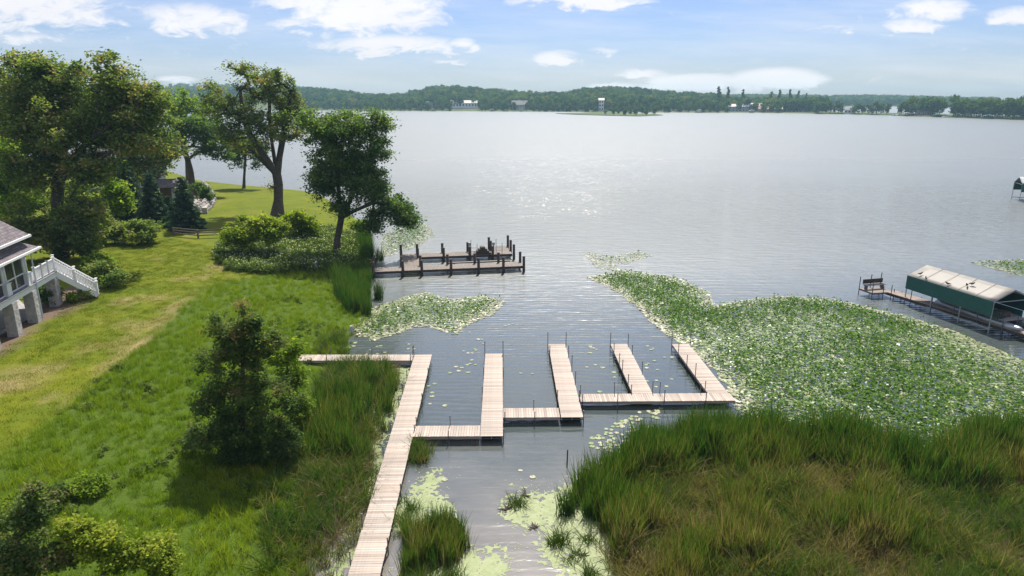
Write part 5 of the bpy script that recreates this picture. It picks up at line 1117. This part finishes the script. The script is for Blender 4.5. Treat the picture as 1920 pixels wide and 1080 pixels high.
# ------------------------------------------------------------------ the far shore: woods, single trees, houses and boat covers
def far_tree_mesh(seed, kind=0):
    r = np.random.default_rng(seed); Hh = 15.0
    if kind == 0: L = [(r.normal(0, 1.6), r.normal(0, 1.6), r.uniform(5.5, 11.5), r.uniform(2.4, 4.2), r.uniform(2.4, 4.2), r.uniform(2.0, 3.4)) for _ in range(9)] + [(0, 0, 4.0, 3.8, 3.8, 2.6)]
    elif kind == 1: L = [(r.normal(0, .3), r.normal(0, .3), z_, max(.7, 2.9 * (1 - z_ / 19)), max(.7, 2.9 * (1 - z_ / 19)), .9) for z_ in np.arange(3, 15.5, 1.1)]
    else: L = [(r.normal(0, 1.5), r.normal(0, 1.5), r.uniform(2, 6), 2.6, 2.6, 2.2) for _ in range(5)] + [(0, 0, 8, 2.2, 2.2, 2.5)]
    n = 420; C = sample_lobes(L, n, r, .75); C[:, 2] = np.maximum(C[:, 2], .6); tone = np.clip(r.normal(.42, .2, n), 0, 1)
    V, Fq, T_ = leaf_quads(C, 1.35, tone, r, 1.3, .3); mb = MB().tube([(0, 0, -.5), (0, 0, 8)], [.35, .15], 5); k = len(V)
    Fq = np.vstack([Fq, np.array([f for f in mb.f if len(f) == 4]) + k]); V = np.vstack([V, mb.v]); T_ = np.concatenate([T_, np.zeros(len(Fq) - len(T_))])
    return V, Fq, T_
FT = {k: [far_tree_mesh(200 + 10 * k + s, k) for s in range(5 if k == 0 else 3)] for k in (0, 1, 2)}
FTM = {k: [mesh_np('shore_tree', v, f, M['far_leaf'], False, {'tone': t_}) for v, f, t_ in FT[k]] for k in FT}
FPI = [bpy.data.objects.new('wood_tree', mesh_np('wood_tree', v, f, M['far_leaf_inst'], False, {'tone': t_})) for v, f, t_ in FT[0]]
def band_pts(B, n, r0, r1, c0, c1, seed):
    r = np.random.default_rng(seed); c = r.uniform(c0, c1, n); q = r.uniform(r0, r1, n); i = np.minimum(c.astype(int), B.shape[0] - 2); j = np.minimum(q.astype(int), B.shape[1] - 2); f = (c - i)[:, None]; g = (q - j)[:, None]
    return (B[i, j] * (1 - f) + B[i + 1, j] * f) * (1 - g) + (B[i, j + 1] * (1 - f) + B[i + 1, j + 1] * f) * g
c_at = lambda px: (px + 1500) / 3050 * 119
NF = 0
def wood(name, P, smin, smax, seed):
    r = np.random.default_rng(seed); scatter(name, P[:, :2], P[:, 2] - .4, r.uniform(smin, smax, len(P)), np.clip(r.normal(.2, .32, len(P)), -.25, .85), FPI, seed=seed, tilt=.03)
P = band_pts(B1, 3800, 1.2, 11.6, c_at(540), 119, 301)
def clear(P, rects):
    """keep the clearings round the houses open"""
    keep = np.ones(len(P), bool); px = 940 + F * P[:, 0] / P[:, 1] * .962; rr_ = np.hypot(P[:, 0], P[:, 1])
    for a, b, far in rects: keep &= ~((px > a) & (px < b) & (rr_ < far))
    return P[keep]
rb1 = 885
P = clear(P, [(838, 905, rb1 + 95), (955, 995, rb1 + 60), (1112, 1142, 860 + 45), (1372, 1425, 835 + 70), (1462, 1530, 840 + 60), (800, 830, rb1 + 55)])
wood('far_wood', P, .65, 1.3, 1)
wood('far_wood', band_pts(B1, 900, .9, 11.5, 0, c_at(540), 302), .9, 1.3, 2)
P = band_pts(B3, 2200, 1.0, 11.5, 5, 70, 303); wood('distant_wood', P, .9, 1.25, 3)
P = band_pts(B5, 700, 2.0, 11.5, 40, 119, 304); wood('distant_wood', P, .9, 1.3, 4)
rr = random.Random(77)
def pos(px, py, back):
    x0, y0 = G(px, py, 0); r = math.hypot(x0, y0); k = (r + back) / r; return x0 * k, y0 * k
shore_y = lambda px: float(np.interp(px, [560, 720, 900, 1000, 1100, 1250, 1370, 1440, 1530, 1600, 1690, 1760, 1830, 1920, 2300], [207, 208.3, 209, 209.5, 210.5, 211.2, 211.8, 212, 213.6, 214.6, 217.3, 219.5, 222, 225, 238]))
def band_z(B, x, y):
    d = (B[:, :, 0] - x) ** 2 + (B[:, :, 1] - y) ** 2; i = np.unravel_index(np.argmin(d), d.shape); return max(.2, float(B[i][2]))
def shore_tree(px, back, top_py, kind, label, group, B, seed):
    x, y = pos(px, shore_y(px), back); z = band_z(B, x, y); ht = max(5, WY(px, top_py, y)[2] - z); me = FTM[kind][seed % len(FTM[kind])]
    o = ob('shore_tree', me, None, (x, y, z - .3), seed * 1.7); s_ = ht / (14.5 if kind == 0 else 15.5 if kind == 1 else 10.5); o.scale = (s_ * rr.uniform(.85, 1.15),) * 2 + (s_,)
    tag(o, label, 'tree', group)
def far_label(px):
    for lim, w in ((800, 'left of the steep grey house'), (850, 'beside the steep grey house'), (962, 'between the long white house and the blue-grey gabled house'), (1040, 'just right of the blue-grey gabled house'), (1114, 'left of the white tower house'), (1240, 'behind the wooded spit, right of the white tower house'),
                   (1330, 'by the white arched boat cover against the woods'), (1400, 'left of the pale far roofs'), (1470, 'beside the reddish far house'), (1600, 'right of the shore lawn')):
        if px < lim: return 'hazy tree of the far waterline, ' + w
    return 'hazy tree of the far waterline, right of the shore lawn'
def low_label(px): return 'tree on the low right shore, ' + ('left of its two broad tall trees' if px < 1695 else 'between its two broad tall trees' if px < 1785 else 'right of its broad open-topped tree')
i = 0; px = 566
gaps = [(842, 902), (962, 992), (1114, 1140), (1374, 1424), (1466, 1520)]
while px < 1530:
    inlawn = any(a < px < b for a, b in gaps)
    if not inlawn:
        for back in (6, 26): shore_tree(px + rr.uniform(-4, 4), back + rr.uniform(-3, 8), (rr.uniform(189, 199) if back < 20 else rr.uniform(183, 192)), 0 if rr.random() < .8 else 2, far_label(px), 'trees along the far waterline', B1, i); i += 1
    px += rr.uniform(10, 17)
for px, tp, lb in [(965, 190, 'far tree hiding the left part of the blue-grey gabled house'), (988, 189, 'far tree hiding the right part of the blue-grey gabled house'), (930, 183, 'rounded far tree between the white house and the grey gabled house'), (832, 180, 'tall far tree at the left of the long white house'), (1345, 163, 'tallest dark pine on the far skyline, left of its neighbour'), (1362, 164, 'dark pine on the far skyline just right of the tallest one'), (1391, 168, 'single pine rising above the red-roofed far houses'),
        (1442, 172, 'thin-topped far pine at the left of the pine clump'), (1458, 169, 'far pine second in the clump above the lawn'), (1478, 167, 'far pine with the highest tip in the clump above the lawn'), (1492, 171, 'far pine right of the highest one in the clump'), (1508, 175, 'far pine at the right end of the clump above the lawn')]:
    i += 1; shore_tree(px, (16 if tp > 185 else 70) if px < 1000 else 95, tp, 0 if px < 1000 else 1, lb, 'far trees that stand out', B1, i)
px = 1534
while px < 1960:
    gap = (1585 < px < 1600) or (1662 < px < 1680) or (1764 < px < 1782)
    if not gap:
        big = {1: 0}
        shore_tree(px, 10 + rr.uniform(-4, 6), rr.uniform(185, 196) if px < 1690 else rr.uniform(179, 190), 0, low_label(px), 'trees on the low right shore', B2, i)
        if px > 1690: shore_tree(px + 4, 26 + rr.uniform(-4, 6), rr.uniform(177, 186), 0, low_label(px), 'trees on the low right shore', B2, i + 3)
    i += 1; px += rr.uniform(6, 11)
for px, tp, lb in [(1705, 176, 'broad tall tree on the low right shore, left one of two'), (1787, 175, 'broad tall tree with open top above the docks on the low right shore'), (1915, 168, 'tall dark tree cut by the right edge on the low shore')]:
    i += 1; shore_tree(px, 14, tp, 0, lb, 'far trees that stand out', B2, i)
for k_, (a, b_) in enumerate([(1150, 216), (1172, 216.5), (1192, 217), (1212, 216.6), (1135, 215.5), (1182, 214.2), (1226, 216), (1160, 214), (1205, 214.6)]):
    x, y = G(a, b_, 0); o = ob('shore_tree', FTM[2 if k_ % 2 else 0][k_ % 3], None, (x, y, .3), k_); s_ = rr.uniform(.42, .68) if a > 1140 else .35; o.scale = (s_ * 1.1, s_ * 1.1, s_); tag(o, 'low tree on the wooded spit reaching into the far water', 'tree', 'trees on the far spit')

FC = {'white': (.75, .75, .76), 'cream': (.55, .50, .42), 'grey': (.30, .31, .34), 'brown': (.16, .10, .07), 'redroof': (.33, .16, .12), 'greyroof': (.20, .19, .21), 'paleroof': (.68, .62, .58), 'orange': (.50, .20, .09), 'teal': (.08, .22, .22)}
FMt = {k: mat_plain('far_' + k, v_, .7, 0, .08, .5) for k, v_ in FC.items()}
def far_house(px, back, w, d, h, rh, wall, roofc, label, B=None, ang=None, nwin=5, storeys=1, chim=True, dz=0):
    B = B1 if B is None else B; x, y = pos(px, shore_y(px), back); z = band_z(B, x, y) + dz; a = -math.atan2(x, y) if ang is None else ang
    r_ = empty('far_house', (x, y, z), a, label=label, cat='house', group='houses on the far shore')
    MB().box((0, 0, h / 2 - 1), (w, d, h + 2)).build('wall', FMt[wall], r_)
    e = .6; mb = MB(); mb.quad((-w / 2 - e, -d / 2 - e, h - .1), (w / 2 + e, -d / 2 - e, h - .1), (w / 2 + e, 0, h + rh), (-w / 2 - e, 0, h + rh)).quad((w / 2 + e, d / 2 + e, h - .1), (-w / 2 - e, d / 2 + e, h - .1), (-w / 2 - e, 0, h + rh), (w / 2 + e, 0, h + rh))
    rf = mb.build('roof', FMt[roofc], r_); gm = MB()
    for s_ in (-1, 1): gm.quad((s_ * w / 2, -d / 2, h), (s_ * w / 2, d / 2, h), (s_ * w / 2, 0, h + rh - .05))
    gm.build('gable', FMt[wall], r_)
    if chim: MB().box((w * .25, .5, h + rh), (1, 1, 2)).build('chimney', FMt['brown'], rf)
    for st_ in range(storeys):
        for k in range(nwin):
            xx = (k + .5) / nwin * w - w / 2; zz = h * (st_ + .5) / storeys
            f_ = MB().box((xx, -d / 2 - .04, zz), (w / nwin * .62, .1, h / storeys * .55)).build('window', FMt['white'], r_); MB().box((xx, -d / 2 - .1, zz), (w / nwin * .5, .06, h / storeys * .45)).build('pane', M['screen'], f_)
    return r_
far_house(872, 62, 34, 11, 5.5, 3.5, 'white', 'paleroof', 'long white house with pale roof on the far lawn, left of center', nwin=8, dz=2)
far_house(852, 66, 9, 9, 6, 3.5, 'white', 'greyroof', 'white wing at the left end of the long far house', nwin=2, chim=False, dz=2)
far_house(811, 42, 16, 10, 6, 5, 'grey', 'greyroof', 'grey far house with steep roof left of the tree by the long white house', nwin=4, storeys=2)
far_house(974, 38, 20, 11, 7, 5.5, 'grey', 'greyroof', 'blue-grey gabled house on the far shore near the middle', nwin=6, storeys=2)
far_house(1127, 36, 6.5, 7, 13, 2.5, 'white', 'paleroof', 'tall narrow white tower house among the far trees', nwin=2, storeys=3, chim=False)
far_house(1384, 46, 24, 10, 6, 3, 'grey', 'paleroof', 'far house with a long pale pinkish roof below the skyline pines', nwin=6, storeys=2)
far_house(1417, 50, 13, 9, 7, 3, 'cream', 'paleroof', 'cream far house right of the long pale roof', nwin=3, storeys=2)
far_house(1432, 26, 12, 8, 3.5, 3, 'orange', 'redroof', 'low reddish far house at the left of the shore lawn', nwin=3)
far_house(1462, 40, 22, 9, 3.5, 2.5, 'orange', 'paleroof', 'low orange-roofed far house behind the shore lawn', nwin=5)
far_house(1498, 50, 16, 8, 3.5, 2.2, 'white', 'paleroof', 'small white far house at the top of the shore lawn', nwin=4, chim=False)
far_house(1735, 16, 15, 8, 3.2, 2.5, 'brown', 'greyroof', 'low dark house among the trees of the low right shore', B2, nwin=4)
far_house(1592, 12, 10, 7, 3.6, 2.8, 'white', 'greyroof', 'small white house among the trees of the low right shore', B2, nwin=3)
def cover(px, off, w, L, roofc, label, arch=True, y=None):
    x, y_ = pos(px, shore_y(px), off); a = -math.atan2(x, y_); r_ = empty('boat_cover', (x, y_, 0), a, label=label, cat='boat cover', group='boat covers along the far shore'); mb = MB(); n = 8 if arch else 2
    P_ = [(-w / 2 * math.cos(math.pi * k / n), (2.0 + 1.6 * math.sin(math.pi * k / n))) for k in range(n + 1)]
    for k in range(n): mb.quad((P_[k][0], -L / 2, P_[k][1]), (P_[k + 1][0], -L / 2, P_[k + 1][1]), (P_[k + 1][0], L / 2, P_[k + 1][1]), (P_[k][0], L / 2, P_[k][1]))
    rf = mb.build('roof', FMt[roofc], r_); s_ = rf.modifiers.new('thickness', 'SOLIDIFY'); s_.thickness = .08
    for sx_ in (-w / 2, w / 2):
        for sy_ in (-L / 2, L / 2): MB().tube([(sx_, sy_, -.5), (sx_, sy_, 2.02)], .09, 5).build('post', M['alu'], r_)
    MB().box((0, 0, .8), (w * .7, L * .8, .7)).build('hull', M['pile'], r_)
for a in [(812, -6, 8, 9, 'cream', 'flat-looking tan boat cover on the far water below the grey house', False), (922, -4, 6, 8, 'white', 'white tilted boat cover under the rounded far tree', False), (977, -4, 6, 8, 'white', 'white boat cover in front of the blue-grey far house'), (1311, -4, 7, 9, 'white', 'white arched boat cover against the dark far woods'),
          (1409, -4, 6.5, 9, 'white', 'white arched boat cover below the pale far roofs'), (1765, -6, 14, 8, 'teal', 'wide teal-roofed boat cover on the low right shore', False), (1852, -5, 10, 8, 'teal', 'pale teal boat cover on the low right shore near the right edge', False), (1700, -5, 6, 7, 'white', 'small white boat cover below the broad tree on the low right shore')]: cover(*a)
for k_, (px, lb) in enumerate([(1677, 'white boat moored at the low right shore, left one'), (1772, 'white boat moored below the wide teal cover')]):
    x, y = pos(px, shore_y(px), -9); b_ = empty('motor_boat', (x, y, 0), .3, label=lb, cat='boat', group='white boats on the far water'); mb = MB()
    mb.v = [(-3, -1.1, .9), (-3, 1.1, .9), (2, 1.1, 1.0), (3.6, 0, 1.15), (2, -1.1, 1.0), (-3, -.8, -.2), (-3, .8, -.2), (1.6, .7, -.2), (2.8, 0, -.1), (1.6, -.7, -.2)]; mb.f = [(0, 4, 3, 2, 1), (5, 6, 7, 8, 9), (0, 1, 6, 5), (1, 2, 7, 6), (2, 3, 8, 7), (3, 4, 9, 8), (4, 0, 5, 9)]
    mb.build('hull', FMt['white'], b_); MB().box((.2, 0, 1.5), (.1, 1.6, .9)).build('windscreen', M['screen'], b_); MB().box((-1.6, 0, 1.25), (.8, 1.5, .5)).build('seat', FMt['grey'], b_)
# far docks
for k_, (px, L, lb) in enumerate([(1730, 16, 'long far dock in front of the low dark house'), (1860, 20, 'long far dock under the pale teal cover'), (1395, 12, 'short far dock below the pale roofs')]):
    x, y = pos(px, shore_y(px), -3); d_ = empty('far_dock', (x, y, 0), 0, label=lb, cat='dock', group='docks on the far shore'); MB().box((0, 0, .7), (L, 1.6, .16)).build('decking', FMt['cream'], d_)
    for q in (-.45, -.15, .15, .45): MB().tube([(L * q, 0, -.6), (L * q, 0, 1.6)], .1, 5).build('post', M['pile'], d_)
